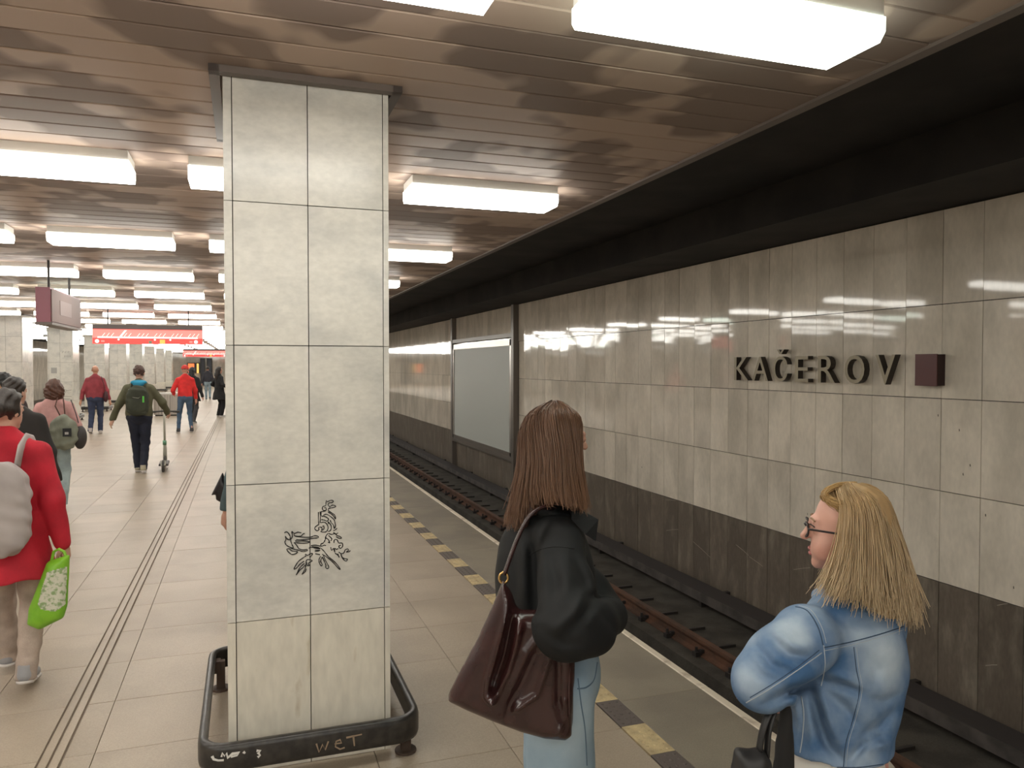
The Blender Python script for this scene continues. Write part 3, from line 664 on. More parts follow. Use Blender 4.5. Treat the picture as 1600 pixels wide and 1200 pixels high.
def person(px, py, y=None, X=None, height=1.75, heading=0, label='', group=None, pos=None,
           feet=((-.09, .12, 0), (.09, -.14, .03)), hands=((-.30, .02, .80), (.30, .05, .80)),
           jacket=(.2, .2, .2), trousers=(.05, .06, .1), shoe=(.05, .05, .05), hair='short', haircol=(.03, .02, .015), hem=.86,
           girth=1.0, headturn=0, coat=False, h=.011, sleeve=1.0, skinm=None, hood=None, curl=.5, wide=1.0, jname='jacket', tname='trousers'):
    base = np.array(pos, float) if pos is not None else onz(px, py, 0)
    e = empty('person', tuple(base), heading, label=label, cat='person', group=group)
    s = height/1.75; J = lambda x, y, z: np.array([x, y, z])*s
    sk = skinm or skin
    hips = [J(-.09, 0, .92), J(.09, 0, .92)]; sh = [J(-.172, 0, 1.385), J(.172, 0, 1.385)]
    ank = [np.array(q, float)*s+np.array([0, 0, .085*s]) for q in feet]
    kn = []; 
    for i in range(2):
        kk, ak = ik(hips[i], ank[i], .43*s, .43*s, (0, 1, 0)); kn.append(kk); ank[i] = ak
    el = []; wr = []
    for i in range(2):
        q, ww = ik(sh[i], np.array(hands[i])*s, .29*s, .265*s, ((-1 if i == 0 else 1)*.5, -1, -.2)); el.append(q); wr.append(ww)
    allp = np.array(hips+sh+ank+kn+el+wr); lo = allp.min(0)-np.array([.22, .24, .12])*s; hi = np.array([allp[:, 0].max()+.22*s, allp[:, 1].max()+.26*s, height+.04])
    lo[2] = -.005
    # body
    f = Field(lo, hi, min(h, .0095) if h < .012 else h)
    f.ell(J(0, 0, 1.22), np.array([.155, .095, .24])*s, 0, .03); f.ell(J(0, 0, .95), np.array([.15, .1, .13])*s, 0, .04)
    f.cone(sh[0]*.9+J(0, 0, .13), sh[1]*.9+J(0, 0, .13), .05*s, .05*s, .04); f.cone(J(0, -.01, 1.42), J(0, .01, 1.56), .052*s, .048*s, .03)
    head_sdf(f, J(0, .01, 1.635), headturn, s*1.03)
    for i in range(2):
        f.chain([hips[i], kn[i], ank[i]], [.078*s, .052*s, .036*s], .03); ft_ = ank[i]-J(0, 0, .05); f.cone(ft_, ft_+J(0, .12, -.01), .032*s, .026*s, .02)
        f.chain([sh[i], el[i], wr[i]], [.046*s, .036*s, .026*s], .02)
        dv = wr[i]-el[i]; hand(f, wr[i], dv, J(-1 if i else 1, .2, 0), -1 if i == 0 else 1, curl, s)
    f.build('body', sk, e)
    # trousers
    f = Field((lo[0], lo[1], .02), (hi[0], hi[1], 1.06*s), h)
    f.ell(J(0, -.005, .93), np.array([.168*girth, .122*girth, .135])*s, 0, .03)
    for i in range(2): f.chain([hips[i], kn[i], ank[i]-J(0, 0, .035)], [.094*s*girth**.5, .070*s*wide, .056*s*wide**1.5], .025)
    f.clip(lambda x, y, z: np.maximum(z-1.02*s, .065*s-z)+0*x+0*y); fold(f, .004, 30, 3)
    f.build(tname, mat('cloth_%s_%s' % (tname, label[:28]), trousers, .85, dark=tuple(c*.72 for c in trousers), scale=7, fine=.06, fscale=200), e)
    # jacket
    f = Field((lo[0], lo[1], hem*s-.03), (hi[0], hi[1], 1.56*s), h)
    g2 = girth
    f.ell(J(0, -.005, 1.21), np.array([.178*g2, .128*g2, .26])*s, 0, .04); f.ell(J(0, 0, 1.0), np.array([.178*g2, .132*g2, .22])*s, 0, .05)
    f.chain([J(-.155, -.005, 1.385), J(-.05, -.015, 1.445), J(.05, -.015, 1.445), J(.155, -.005, 1.385)], [.056*s, .06*s, .06*s, .056*s], .05); f.cone(J(0, -.01, 1.42), J(0, 0, 1.50), .075*s, .064*s, .03)
    if coat:
        def skirt(x, y, z):
            t = np.clip((1.02*s-z)/(.45*s), 0, 1); rx, ry = (.18+.09*t)*s, (.14+.10*t)*s
            return (np.sqrt((x/rx)**2+(y/ry)**2)-1)*np.minimum(rx, ry)
        f.fn(skirt, (lo[0], lo[1], hem*s-.03), (hi[0], hi[1], 1.05*s), .05)
    for i in range(2): f.chain([sh[i], el[i], wr[i]], [.060*s*sleeve, .055*s*sleeve, .044*s*sleeve], .03)
    f.clip(lambda x, y, z: hem*s-z+.008*np.sin(14*x)+0*y); fold(f, .0055, 26, 5)
    f.build(jname, mat('cloth_%s_%s' % (jname, label[:28]), jacket, .8, dark=tuple(c*.75 for c in jacket), scale=6, fine=.06, fscale=200), e)
    if hood:
        f = Field(J(-.2, -.2, 1.38), J(.2, .16, 1.60), h)
        f.ell(J(0, -.045, 1.485), np.array([.125, .085, .042])*s, 0, .02); f.ell(J(0, -.08, 1.455), np.array([.085, .055, .045])*s, 0, .02); f.build('hood', mat('hood_'+label[:20], hood, .8), e)
    # shoes
    for i in range(2):
        a = ank[i]-J(0, 0, .075); up = feet[i][2]*s
        f = Field(a+J(-.07, -.09, -.02), a+J(.07, .23, .12), min(h, .009)); tilt = J(0, .15, -up*.9 if up else 0)
        f.cone(a+J(0, -.02, .045), a+tilt+J(0, 0, .035), .042*s, .034*s, .02); f.cone(a+J(0, -.01, .05), a+J(0, 0, .095), .042*s, .046*s, .02)
        zc_ = a[2]+.016*s; 
        f.clip(lambda x, y, z: (zc_-z)-(y-a[1])*(up*.9/.15/1.0)+0*x)
        shm = mat('shoe_'+label[:24], shoe, .6); so_ = f.build('shoe', shm, e)
        f = Field(a+J(-.08, -.1, -.06), a+J(.08, .25, .06), min(h, .009))
        f.cone(a+J(0, -.02, .02), a+tilt+J(0, 0, .02), .049*s, .040*s, .01)
        f.clip(lambda x, y, z: np.maximum((a[2]+.0*s-z)-(y-a[1])*(up*.9/.15), (z-a[2]-.020*s)+(y-a[1])*(up*.9/.15))+0*x)
        f.build('sole', sole_m, so_)
    # hair
    hm_ = mat('hair_%02d%02d' % (int(haircol[0]*99), int(haircol[1]*99)), haircol, .45, dark=tuple(c*.5 for c in haircol), scale=40, stretch=(3, 3, .3), bump=.3, bscale=120)
    if hair:
        hc = J(0, .01, 1.635); ch, shh = math.cos(headturn), math.sin(headturn)
        f = Field(hc-np.array([.2, .22, .42]), hc+np.array([.2, .2, .17]), min(h, .009))
        f.ell(hc+J(0, -.016, .035), np.array([.086, .104, .100])*s, headturn, .02)
        if hair == 'bun': f.ell(hc+J(0, -.09, .02), np.array([.05, .045, .045])*s, 0, .02)
        if hair == 'bob': f.ell(hc+J(0, -.04, -.05), np.array([.125, .09, .14])*s, 0, .04)
        if hair == 'long': f.chain([hc+J(0, -.05, .0), hc+J(0, -.085, -.15), hc+J(0, -.10, -.30)], [.09*s, .085*s, .06*s], .03)
        # open the face
        def face(x, y, z):
            yy = (x-hc[0])*(-shh)+(y-hc[1])*ch; zz = z-hc[2]
            return np.maximum(.030*s-yy, zz-.075*s) if hair not in ('bald',) else np.maximum(-yy-9, -(zz+9))
        f.fn(lambda x, y, z: face(x, y, z), hc-.3, hc+.3, .015, cut=True)
        if hair in ('short', 'bun', 'fringe'): f.fn(lambda x, y, z: (z-hc[2]+.060*s)+.4*(y-hc[1])+.008*np.sin(110*x+60*y), hc-.3, hc+.3, .02, cut=True)
        if hair == 'fringe': f.fn(lambda x, y, z: (z-hc[2]+.005*s)+.25*(y-hc[1]), hc-.3, hc+.3, .01, cut=True)
        f.warp(lambda x, y, z: .004*np.sin(95*x+40*y+20*np.sin(9*z))+.003*np.sin(120*y+33*x+6*np.sin(25*z))+.003*np.sin(70*z+50*x))
        f.build('hair', hm_, e)
    e['_'] = 0; del e['_']
    return e, s, el, wr
def toworld(e, p): return np.array(e.matrix_basis @ Vector(p))

# ================================================================== PEOPLE FURTHER DOWN THE PLATFORM
def world_field(lo, hi, h): return Field(lo, hi, h)
def slab_bag(name, m_, label, cat, outline, d, th, h=.006, ridges=(), base=None, edge=.05):
    """a soft flat bag: outline in photo pixels on the plane facing the camera at depth d, th = half thickness"""
    P3 = [at(x, y, d) for x, y in outline]; o0 = np.mean(P3, 0)
    ex = RT; ez = np.array([0, 0, 1.0]); ey = np.cross(ez, ex)          # ey points away from the camera
    P2 = np.array([[(p-o0)@ex, (p-o0)[2]] for p in P3])
    lo = np.array([P2[:, 0].min()-.03, -th*1.8-.03, P2[:, 1].min()-.03]); hi = np.array([P2[:, 0].max()+.03, th*1.8+.03, P2[:, 1].max()+.03])
    f = Field(lo, hi, h); X, Z = np.meshgrid(f.ax[0], f.ax[2], indexing='ij')
    dist = np.full(X.shape, 9.0); ins = np.zeros(X.shape, bool); n = len(P2)
    for i in range(n):
        a, b = P2[i], P2[(i+1) % n]; ba = b-a; t = np.clip(((X-a[0])*ba[0]+(Z-a[1])*ba[1])/(ba@ba), 0, 1)
        dist = np.minimum(dist, np.hypot(X-a[0]-t*ba[0], Z-a[1]-t*ba[1]))
        c = ((a[1] > Z) != (b[1] > Z)) & (X < (b[0]-a[0])*(Z-a[1])/(b[1]-a[1]+1e-12)+a[0]); ins ^= c
    sd = np.where(ins, dist, -dist); q = np.clip(sd/edge, 0, 1); T = th*np.sqrt(np.maximum(1-(1-q)**2, 0)); Rg = np.zeros(X.shape)
    for line, amp, wd in ridges:
        L2 = np.array([[(at(x, y, d)-o0)@ex, (at(x, y, d)-o0)[2]] for x, y in line]); dd = np.full(X.shape, 9.0)
        for i in range(len(L2)-1):
            a, b = L2[i], L2[i+1]; ba = b-a; t = np.clip(((X-a[0])*ba[0]+(Z-a[1])*ba[1])/(ba@ba), 0, 1); dd = np.minimum(dd, np.hypot(X-a[0]-t*ba[0], Z-a[1]-t*ba[1]))
        Rg += amp*np.exp(-(dd/wd)**2)*q
    Y = f.ax[1][None, :, None]; front = -(T+Rg)[:, None, :]; back = T[:, None, :]
    s3 = np.maximum(front-Y, Y-back)*.7
    f.d = np.where(sd[:, None, :] > -.004, s3, np.maximum(s3, -sd[:, None, :])).astype(np.float32)
    f.d = np.maximum(f.d, (-sd-.0015)[:, None, :]*np.ones_like(f.d)).astype(np.float32)
    e = empty(name, tuple(o0), -YAW, label=label, cat=cat)
    b = f.build('bag_body', m_, e, relax=2)
    return e, o0
def tol(e, p):                                                      # world point into the frame of an Empty turned by -YAW
    v = np.array(p)-np.array(e.location); return np.array([v@RT, v@np.array([math.sin(YAW), math.cos(YAW), 0]), v[2]])

bald, *_ = person(150, 678, height=1.79, heading=R(2), label='bald man in maroon jacket and jeans walking away with dark shoulder bag', jacket=(.30, .045, .06), trousers=(.035, .05, .10),
       shoe=(.45, .42, .4), hair=None, girth=1.25, feet=((-.10, -.22, .05), (.09, .10, 0)), hands=((-.34, .02, .84), (.33, .0, .82)), hem=.88, h=.014, skinm=mat('skin_bald', (.50, .27, .18), .4))
green, gs, gel, gwr = person(219, 739, height=1.79, heading=R(0), label='man in olive jacket with blue hood walking away beside a scooter', jacket=(.105, .10, .055), trousers=(.014, .017, .035),
       shoe=(.40, .36, .26), hair='short', haircol=(.075, .03, .02), girth=1.15, feet=((-.05, .16, 0), (.06, -.10, .02)), hands=((-.42, .04, .83), (.40, .20, .98)), hem=.86, h=.012, hood=(.03, .28, .46), sleeve=1.1)
red, *_ = person(290, 676, height=1.79, heading=R(12), label='man standing in bright red jacket, red cap and slim jeans', jacket=(.72, .03, .03), trousers=(.06, .11, .18),
       shoe=(.03, .03, .035), hair='fringe', haircol=(.06, .03, .02), feet=((-.17, .03, 0), (.15, 0, 0)), hands=((-.25, .22, 1.02), (.28, .12, .86)), hem=.88, h=.014, girth=1.0, wide=.85)
dk, *_ = person(343, 652, height=1.74, heading=R(-60), label='long-haired person in all black standing in the distance by guide line', jacket=(.008, .008, .009), trousers=(.008, .008, .01), tname='trousers',
       shoe=(.6, .58, .55), hair='long', haircol=(.018, .012, .01), feet=((-.08, 0, 0), (.08, .02, 0)), hands=((-.25, .12, 1.0), (.24, .2, 1.05)), hem=.62, coat=True, h=.016, wide=1.1)
fr_, *_ = person(325, 625, height=1.74, heading=R(5), label='distant person in dark jacket and pale jeans walking away', jacket=(.03, .03, .04), trousers=(.25, .33, .38), shoe=(.1, .1, .1), hair='short',
       feet=((-.08, .12, 0), (.09, -.15, .04)), h=.02)
hd, *_ = person(309, 660, height=1.74, heading=R(-20), pos=(-1.52, 25.5, 0), label='person in black hooded coat half hidden behind the red-capped man', jacket=(.012, .012, .014), trousers=(.05, .05, .055), hair='long', haircol=(.01, .01, .01), h=.018, hem=.7, coat=True)
pink, ps_, *_ = person(88, 795, height=1.62, heading=R(0), label='brown-haired woman in pink sweater and pale jeans walking away', jname='sweater', jacket=(.62, .34, .32), trousers=(.36, .44, .45), shoe=(.05, .04, .04),
       hair='bob', haircol=(.10, .035, .018), feet=((-.06, .18, 0), (.07, -.06, 0)), hands=((-.26, .12, .88), (.27, .10, .92)), hem=.93, h=.011, wide=1.25, sleeve=1.05)
p2, *_ = person(0, 0, pos=(-1.80, 7.35, 0), height=1.69, heading=R(-4), label='dark-haired person in black jacket between red-coated woman and pink sweater', jacket=(.022, .018, .016), trousers=(.03, .03, .04), hair='short', haircol=(.022, .017, .016), h=.011, headturn=R(-22), sleeve=1.1)
p3, *_ = person(0, 0, pos=(-2.58, 10.1, 0), height=1.71, heading=0, label='black-haired person mostly hidden behind the person in black jacket', jacket=(.05, .03, .03), trousers=(.04, .04, .05), hair='short', haircol=(.006, .005, .005), h=.014)
rc, rs, rel, rwr = person(0, 0, pos=(-1.25, 4.92, 0), height=1.655, heading=R(-3), label='woman in long red coat walking away with grey backpack and beige trousers', jname='coat', jacket=(.52, .012, .03), trousers=(.46, .37, .31),
       shoe=(.30, .30, .31), hair='bun', haircol=(.028, .018, .017), hem=.66, coat=True, h=.009, feet=((-.10, .30, 0), (.10, -.05, .03)), hands=((-.30, .1, .80), (.315, -.02, .74)), headturn=R(-24), sleeve=1.12, wide=1.02, curl=.9, girth=1.05)
bk, *_ = person(0, 0, pos=(.17, 5.45, 0), height=1.66, heading=R(8), label='person in teal jacket hidden behind the drawn-on column, elbow showing', jacket=(.06, .10, .11), trousers=(.04, .045, .06), hair='long', haircol=(.03, .02, .015),
       hands=((-.30, .06, .86), (.26, .1, .86)), feet=((-.09, 0, 0), (.09, .03, 0)), h=.012, sleeve=1.15)

# ---- what they carry
def soft_pack(name, label, e, s, c, r, m_, cut_y=None, straps=True, h=.01, strapm=None, flap=False, sw=.03):
    """a backpack on the back of person e, in that person's frame"""
    o = empty(name, tuple(e.location), e.rotation_euler.z, label=label, cat='bag')
    c = np.array(c)*s; r = np.array(r)*s
    f = Field(c-r-.06, c+r+.06, h)
    def body(x, y, z):
        t = (z-c[2])/r[2]; wx = r[0]*(1-.16*np.clip(t, 0, 1)**2)
        q = np.stack(np.broadcast_arrays((x-c[0])/wx, (y-c[1])/r[1], t), -1); n4 = (np.abs(q)**3.2).sum(-1)**(1/3.2); return (n4-1)*min(r)
    f.fn(body, c-r-.06, c+r+.06, .0); fold(f, .004, 35, 9); b = f.build('pack_body', m_, o)
    if flap:
        f = Field(c-r-.08, c+r+.08, h); cc = c+np.array([0, -r[1]*.55, -r[2]*.28]); rr = r*np.array([.82, .62, .52])
        f.fn(lambda x, y, z: ((np.abs((x-cc[0])/rr[0])**3+np.abs((y-cc[1])/rr[1])**3+np.abs((z-cc[2])/rr[2])**3)**(1/3)-1)*min(rr), c-r-.08, c+r+.08, 0); f.build('front_pocket', m_, o)
    if straps:
        for sx in (-1, 1):
            P = [(.10*sx, -.15, 1.33), (.105*sx, -.105, 1.425), (.11*sx, -.03, 1.468), (.115*sx, .05, 1.45), (.12*sx, .12, 1.37), (.125*sx, .14, 1.25)]
            MB().tube([np.array(q)*s for q in P], sw*s, 10, flat=.3).build('strap', strapm or m_, o, True)
    return o
soft_pack('backpack', 'dark olive backpack with green tag on the back of the man with the scooter', green, gs, (0, -.215, 1.19), (.165, .085, .24), mat('olive_pack', (.045, .05, .032), .8, dark=(.03, .034, .022), scale=5), flap=True)
gp = [o for o in bpy.data.objects if o.name == 'backpack'][0]
MB().box(.085*gs, .11*gs, -.345*gs, -.33*gs, 1.17*gs, 1.27*gs).build('green_tag', mat('lime_tag', (.10, .55, .06), .5), gp)
MB().prism([(-.07, 1.285), (.02, 1.27), (.06, 1.29), (.02, 1.262), (-.05, 1.275)], 'y', -.318*gs, -.305*gs).build('pale_mark', mat('pale_mark', (.3, .3, .25), .5), gp)
gpk = soft_pack('backpack', 'pale grey backpack worn over the long red coat', rc, rs, (.02, -.225, 1.10), (.165, .10, .27), mat('grey_pack', (.43, .385, .37), .75, dark=(.36, .32, .31), scale=4), flap=False, h=.009, sw=.042)
MB().tube([(-.2*rs, -.325*rs, 1.18*rs), (-.09*rs, -.335*rs, 1.17*rs), (.03*rs, -.32*rs, 1.18*rs)], .009, 6).build('zip_seam', mat('grey_seam', (.24, .21, .2), .7), gpk)
# drawstring bag and black bag of the pink woman
db = empty('drawstring_bag', tuple(pink.location), 0, label='grey-green drawstring bag hanging on the back of the pink sweater', cat='bag')
f = Field((-.06, -.36, .72), (.34, -.06, 1.30), .009)
f.fn(lambda x, y, z: (np.sqrt(((x-.13)/(.155*(1-.55*np.clip((z-1.0)/.2, 0, 1)**2)))**2+((y+.21)/.085)**2+(np.abs((z-.98)/.22))**4)-1)*.085, (-.06, -.36, .72), (.34, -.06, 1.3), 0); fold(f, .005, 40, 4)
f.build('bag_body', mat('sage_cloth', (.21, .22, .17), .8, dark=(.16, .17, .13), scale=6), db)
MB().box(.14, .235, -.303, -.290, .93, 1.03).build('patch', mat('black_patch', (.01, .01, .011), .6), db)
MB().box(.165, .205, -.306, -.303, .955, .985).build('patch_print', mat('patch_print', (.4, .38, .36), .6), db)
for P in ([(.10, -.21, 1.18), (.04, -.175, 1.30), (.05, -.09, 1.40)], [(.15, -.2, 1.18), (.13, -.15, 1.33), (.10, -.06, 1.42)]): MB().tube(P, .008, 6).build('cord', mat('brown_cord', (.09, .04, .03), .7), db)
hb = empty('shoulder_bag', tuple(pink.location), 0, label='dark shoulder bag at the right hip of the pink-sweatered woman', cat='bag')
f = Field((.15, -.28, .70), (.45, .12, 1.10), .011); f.ell((.29, -.08, .90), (.075, .12, .15), 0, 0); f.build('bag_body', mat('dark_bag', (.035, .03, .03), .6), hb)
MB().tube([(.29, -.1, 1.03), (.25, -.1, 1.2), (.19, -.06, 1.37)], .011, 6, flat=.5).build('strap', MATS['dark_bag'], hb)
# bald man's bag
bb = empty('shoulder_bag', tuple(bald.location), bald.rotation_euler.z, label='narrow dark bag on the right side of the maroon jacket', cat='bag')
f = Field((.12, -.26, .80), (.40, .10, 1.2), .014); f.ell((.25, -.10, .98), (.06, .11, .15), 0, 0); f.build('bag_body', mat('maroon_bag', (.05, .012, .016), .6), bb)
MB().tube([(.25, -.12, 1.1), (.215, -.14, 1.3), (.165, -.09, 1.47), (.15, 0, 1.50)], .016, 6, flat=.5).build('strap', MATS['maroon_bag'], bb)
# cap of the red man
cp = empty('cap', tuple(red.location), red.rotation_euler.z, label='red cap on the head of the man in bright red', cat='cap')
f = Field((-.15, -.16, 1.60), (.15, .22, 1.85), .011); hc = np.array([0, .01, 1.675]); f.ell(hc+np.array([0, -.014, .04]), (.095, .112, .105), 0, .01); f.clip(lambda x, y, z: 1.70-z+0*x+0*y)
f.build('crown', mat('red_cap', (.55, .04, .035), .8), cp)
MB().prism([(-.08, .08), (-.07, .17), (0, .2), (.07, .17), (.08, .08)], 'z', 1.70, 1.714).build('visor', MATS['red_cap'], cp)
# shopping bag in the red-coated woman's hand
sbm = mat('green_bag', (.23, .52, .03), .45, dark=(.16, .42, .02), scale=8)
sb, so0 = slab_bag('shopping_bag', sbm, 'bright green shopping bag with pale leafy print held by the red-coated woman', 'bag', [(76,876),(109,866),(107,900),(104,948),(98,966),(62,984),(43,976),(46,950),(60,915)], 4.22, .055, .009, edge=.09,
   ridges=[([(85,890),(70,970)], .010, .02), ([(98,890),(90,960)], -.008, .02)])
pr = [(73,893),(106,884),(103,945),(86,957),(64,953),(58,945),(66,915)]
Pp = [tol(sb, at(x, y, 4.13)) for x, y in pr]
n_ = len(Pp)
prm = mat('leaf_print', (.62, .62, .50), .5, dark=(.25, .36, .16), scale=48, thr=(.46, .60), detail=3)
ov = [o for o in sb.children][0]
bv = BVHTree.FromPolygons([v.co[:] for v in ov.data.vertices], [p.vertices[:] for p in ov.data.polygons])
def drape(e, tree, pts2d, d_ref, n=14, lift=.003):
    """a patch of cloth print laid on the surface: grid over the outline, cast on the mesh"""
    P = np.array(pts2d, float); lo, hi = P.min(0), P.max(0); V = []; idx = {}; Fq = []
    def inside(x, y):
        c = False
        for i in range(len(P)):
            a, b = P[i], P[i-1]
            if (a[1] > y) != (b[1] > y) and x < (b[0]-a[0])*(y-a[1])/(b[1]-a[1])+a[0]: c = not c
        return c
    co = tol(e, CAM)
    for i in range(n+1):
        for j in range(n+1):
            x, y = lo[0]+(hi[0]-lo[0])*i/n, lo[1]+(hi[1]-lo[1])*j/n
            if not inside(x, y): continue
            tg = tol(e, at(x, y, d_ref)); dv = tg-co; h_ = tree.ray_cast(Vector(co), Vector(dv/np.linalg.norm(dv)))
            if h_[0] is not None: idx[i, j] = len(V); V.append(np.array(h_[0])-dv/np.linalg.norm(dv)*lift)
    for (i, j) in idx:
        q = [(i, j), (i+1, j), (i+1, j+1), (i, j+1)]
        if all(t in idx for t in q): Fq.append([idx[t] for t in q])
    return V, Fq
V, Fq = drape(sb, bv, pr, 4.2, 44); mesh('leaf_print', V, Fq, prm, sb, True)
MB().tube([tol(sb, at(x, y, 4.22)) for x, y in ((80,880),(84,862),(92,858),(100,862),(104,872))], .008, 6).build('handle', sbm, sb)
# bag of the hidden person
hbp, _ = slab_bag('handbag', mat('black_bag', (.008, .007, .008), .4), 'black bag sticking out beside the drawn-on column', 'bag', [(348,738),(353,752),(366,770),(366,800),(349,787),(338,781),(337,773),(330,774)], 5.15, .03, .006, edge=.03)
# scooter
sc = onz(255, 738, 0); scm = mat('scooter_white', (.48, .47, .40), .4); scd = mat('scooter_dark', (.06, .055, .05), .5)
st = empty('kick_scooter', (sc[0], sc[1], 0), R(3), label='white kick scooter wheeled along by the man in olive jacket', cat='scooter')
for y, nm in ((0, 'wheel'), (.82, 'wheel')):
    P = [(0, y+.085*math.cos(a), .105+.085*math.sin(a)) for a in np.linspace(0, 2*math.pi, 20, endpoint=False)]
    o = MB().tube(P, .022, 8, closed=True).build(nm, scd, st, True); MB().tube([(-.02, y, .105), (.02, y, .105)], .045, 12).build('hub', scm, o)
MB().bev(-.075, .075, .14, .70, .09, .125, .01).build('deck', scd, st); MB().prism([(-.10, .13), (.02, .20), (.14, .12), (.10, .10)], 'x', -.035, .035).build('mudguard', scm, st)
MB().tube([(0, .82, .12), (0, .78, .30), (0, .74, .45)], [.035, .032, .026], 10).build('steering_neck', scm, st, True)
MB().tube([(0, .74, .45), (0, .62, .97)], .019, 10).build('stem', scm, st, True); MB().tube([(0, .735, .40), (0, .72, .47)], .033, 10).build('green_clamp', mat('scooter_green', (.15, .32, .2), .5), st, True)
MB().tube([(-.24, .60, .985), (0, .62, 1.0), (.24, .60, .985)], .014, 8).build('handlebar', scd, st, True)
for sx in (-1, 1): MB().tube([(.14*sx, .608, .99), (.25*sx, .60, .985)], .019, 8).build('grip', scd, st, True)

# ================================================================== THE TWO WOMEN IN FRONT
def strand_mat(name, col, tip, rough=.38):
    M = bpy.data.materials.new(name); M.use_nodes = True; nt = M.node_tree; N = nt.nodes; L = nt.links; b = N['Principled BSDF']
    at_ = N.new('ShaderNodeAttribute'); at_.attribute_name = 'tint'; L.new(at_.outputs['Color'], b.inputs['Base Color'])
    b.inputs['Roughness'].default_value = rough; b.inputs['Specular IOR Level'].default_value = .45
    return M
def crom(P, n):
    P = np.array(P, float); out = []
    for t in np.linspace(0, len(P)-1.0001, n):
        i = int(t); u = t-i; p0, p1, p2, p3 = P[max(i-1, 0)], P[i], P[i+1], P[min(i+2, len(P)-1)]
        out.append(.5*((2*p1)+(-p0+p2)*u+(2*p0-5*p1+4*p2-p3)*u*u+(-p0+3*p1-3*p2+p3)*u**3))
    return np.array(out)
def roundtop(guides, c, base):
    out = []
    for g_ in guides:
        a, b = at(*g_[0])-base, at(*g_[1])-base; m_ = (a+b)/2; ra, rb = np.linalg.norm(a-c), np.linalg.norm(b-c); m_ = c+(m_-c)/np.linalg.norm(m_-c)*(ra+rb)/2
        out.append([a, m_]+[at(*q)-base for q in g_[1:]])
    return out
def strands(parent, base, guides, n, m_, cols, rad=.0011, jit=.007, seg=14, closed=False, seed=1, tipcol=None, splay=.010, name='hair_strands'):
    r_ = np.random.default_rng(seed); G = [crom(g_, seg) for g_ in guides]; ng = len(G)
    V = np.zeros((n, seg, 3, 3)); C = np.zeros((n, seg, 3, 4)); C[..., 3] = 1
    nc = max(n//14, 1); clump_u = r_.uniform(0, ng-1.001, nc); clump_o = r_.normal(size=(nc, 3))*jit*.9; clump_t = r_.uniform(0, 1, nc); clump_l = r_.uniform(.86, 1.0, nc)
    t = np.linspace(0, 1, seg)
    for k_ in range(n):
        c = r_.integers(nc); u = np.clip(clump_u[c]+r_.normal()*.10, 0, ng-1.001); i = int(u); w_ = u-i; w_ = w_*w_*(3-2*w_)*.5+w_*.5
        P = G[i]*(1-w_)+G[i+1]*w_
        ln = clump_l[c]*r_.uniform(.93, 1.0); P = np.stack([np.interp(t*ln, t, P[:, a]) for a in range(3)], 1)
        off = clump_o[c]+r_.normal(size=3)*jit*.45
        wob = np.outer(np.sin(t*r_.uniform(3, 7)+r_.uniform(0, 6)), r_.normal(size=3)*.0022)
        P = P+off*(0.35+.65*t)[:, None]+wob+np.outer(t**3, r_.normal(size=3)*splay)
        T = np.gradient(P, axis=0); T /= np.linalg.norm(T, axis=1)[:, None]+1e-9
        A = np.cross(T, [.3, .9, .1]); A /= np.linalg.norm(A, axis=1)[:, None]+1e-9; B = np.cross(T, A); rr = rad*r_.uniform(.7, 1.5)*(1-.55*t**4)
        for j in range(3):
            a = 2*math.pi*j/3; V[k_, :, j] = P+(math.cos(a)*A+math.sin(a)*B)*rr[:, None]
        f1 = np.clip(.55*clump_t[c]+.45*r_.uniform(), 0, 1); cc = np.array(cols[0])*(1-f1)+np.array(cols[1])*f1
        cc = cc*r_.uniform(.8, 1.2); cv = np.repeat(cc[None], seg, 0)
        if tipcol is not None: cv = cv*(1-t[:, None]**1.3)+np.array(tipcol)*(t[:, None]**1.3)*r_.uniform(.8, 1.15)
        C[k_, :, :, :3] = cv[:, None, :]
    b0 = np.arange(n)[:, None, None]*seg*3; s_ = np.arange(seg-1)[None, :, None]*3; j = np.arange(3)[None, None, :]; j2 = (j+1) % 3
    Q = np.stack([b0+s_+j, b0+s_+j2, b0+s_+3+j2, b0+s_+3+j], -1).reshape(-1, 4)
    V = V.reshape(-1, 3); me = bpy.data.meshes.new(name); me.vertices.add(len(V)); me.vertices.foreach_set('co', V.ravel())
    me.loops.add(Q.size); me.loops.foreach_set('vertex_index', Q.ravel().astype(np.int32)); me.polygons.add(len(Q))
    me.polygons.foreach_set('loop_start', np.arange(0, Q.size, 4, dtype=np.int32)); me.polygons.foreach_set('loop_total', np.full(len(Q), 4, np.int32)); me.update(calc_edges=True)
    me.polygons.foreach_set('use_smooth', np.ones(len(Q), bool)); at_ = me.attributes.new('tint', 'FLOAT_COLOR', 'POINT'); at_.data.foreach_set('color', C.reshape(-1)); me.materials.append(m_)
    o = link(bpy.data.objects.new(name, me)); o.parent = parent; tag(o, kind='stuff'); return o
def hair_core(parent, base, guides, m_, center, inward, r, h=.006, seg=9, k=.009, extra=None, pre=None):
    pts = [crom(g_, seg) for g_ in guides]; allp = np.concatenate(pts); f = Field(allp.min(0)-.05, allp.max(0)+.05, h)
    if pre: pre(f)
    pts = [pts[0]]+[q for a, b in zip(pts, pts[1:]) for q in ((a+b)/2, b)]
    for P in pts:
        P = P.copy(); v = center[None, :2]-P[:, :2]; L_ = np.linalg.norm(v, axis=1)[:, None]+1e-9; P[:, :2] += v/L_*np.minimum(inward, L_); P[:, 2] -= np.linspace(inward*.9, -.012, seg)
        f.chain(list(P), list(np.linspace(r, r*.55, seg)), k)
    if extra: extra(f)
    f.warp(lambda x, y, z: .0018*np.sin(230*x+60*y+5*np.sin(20*z))+.0015*np.sin(260*y-80*x+4*np.sin(15*z)))
    return f.build('hair', m_, parent)
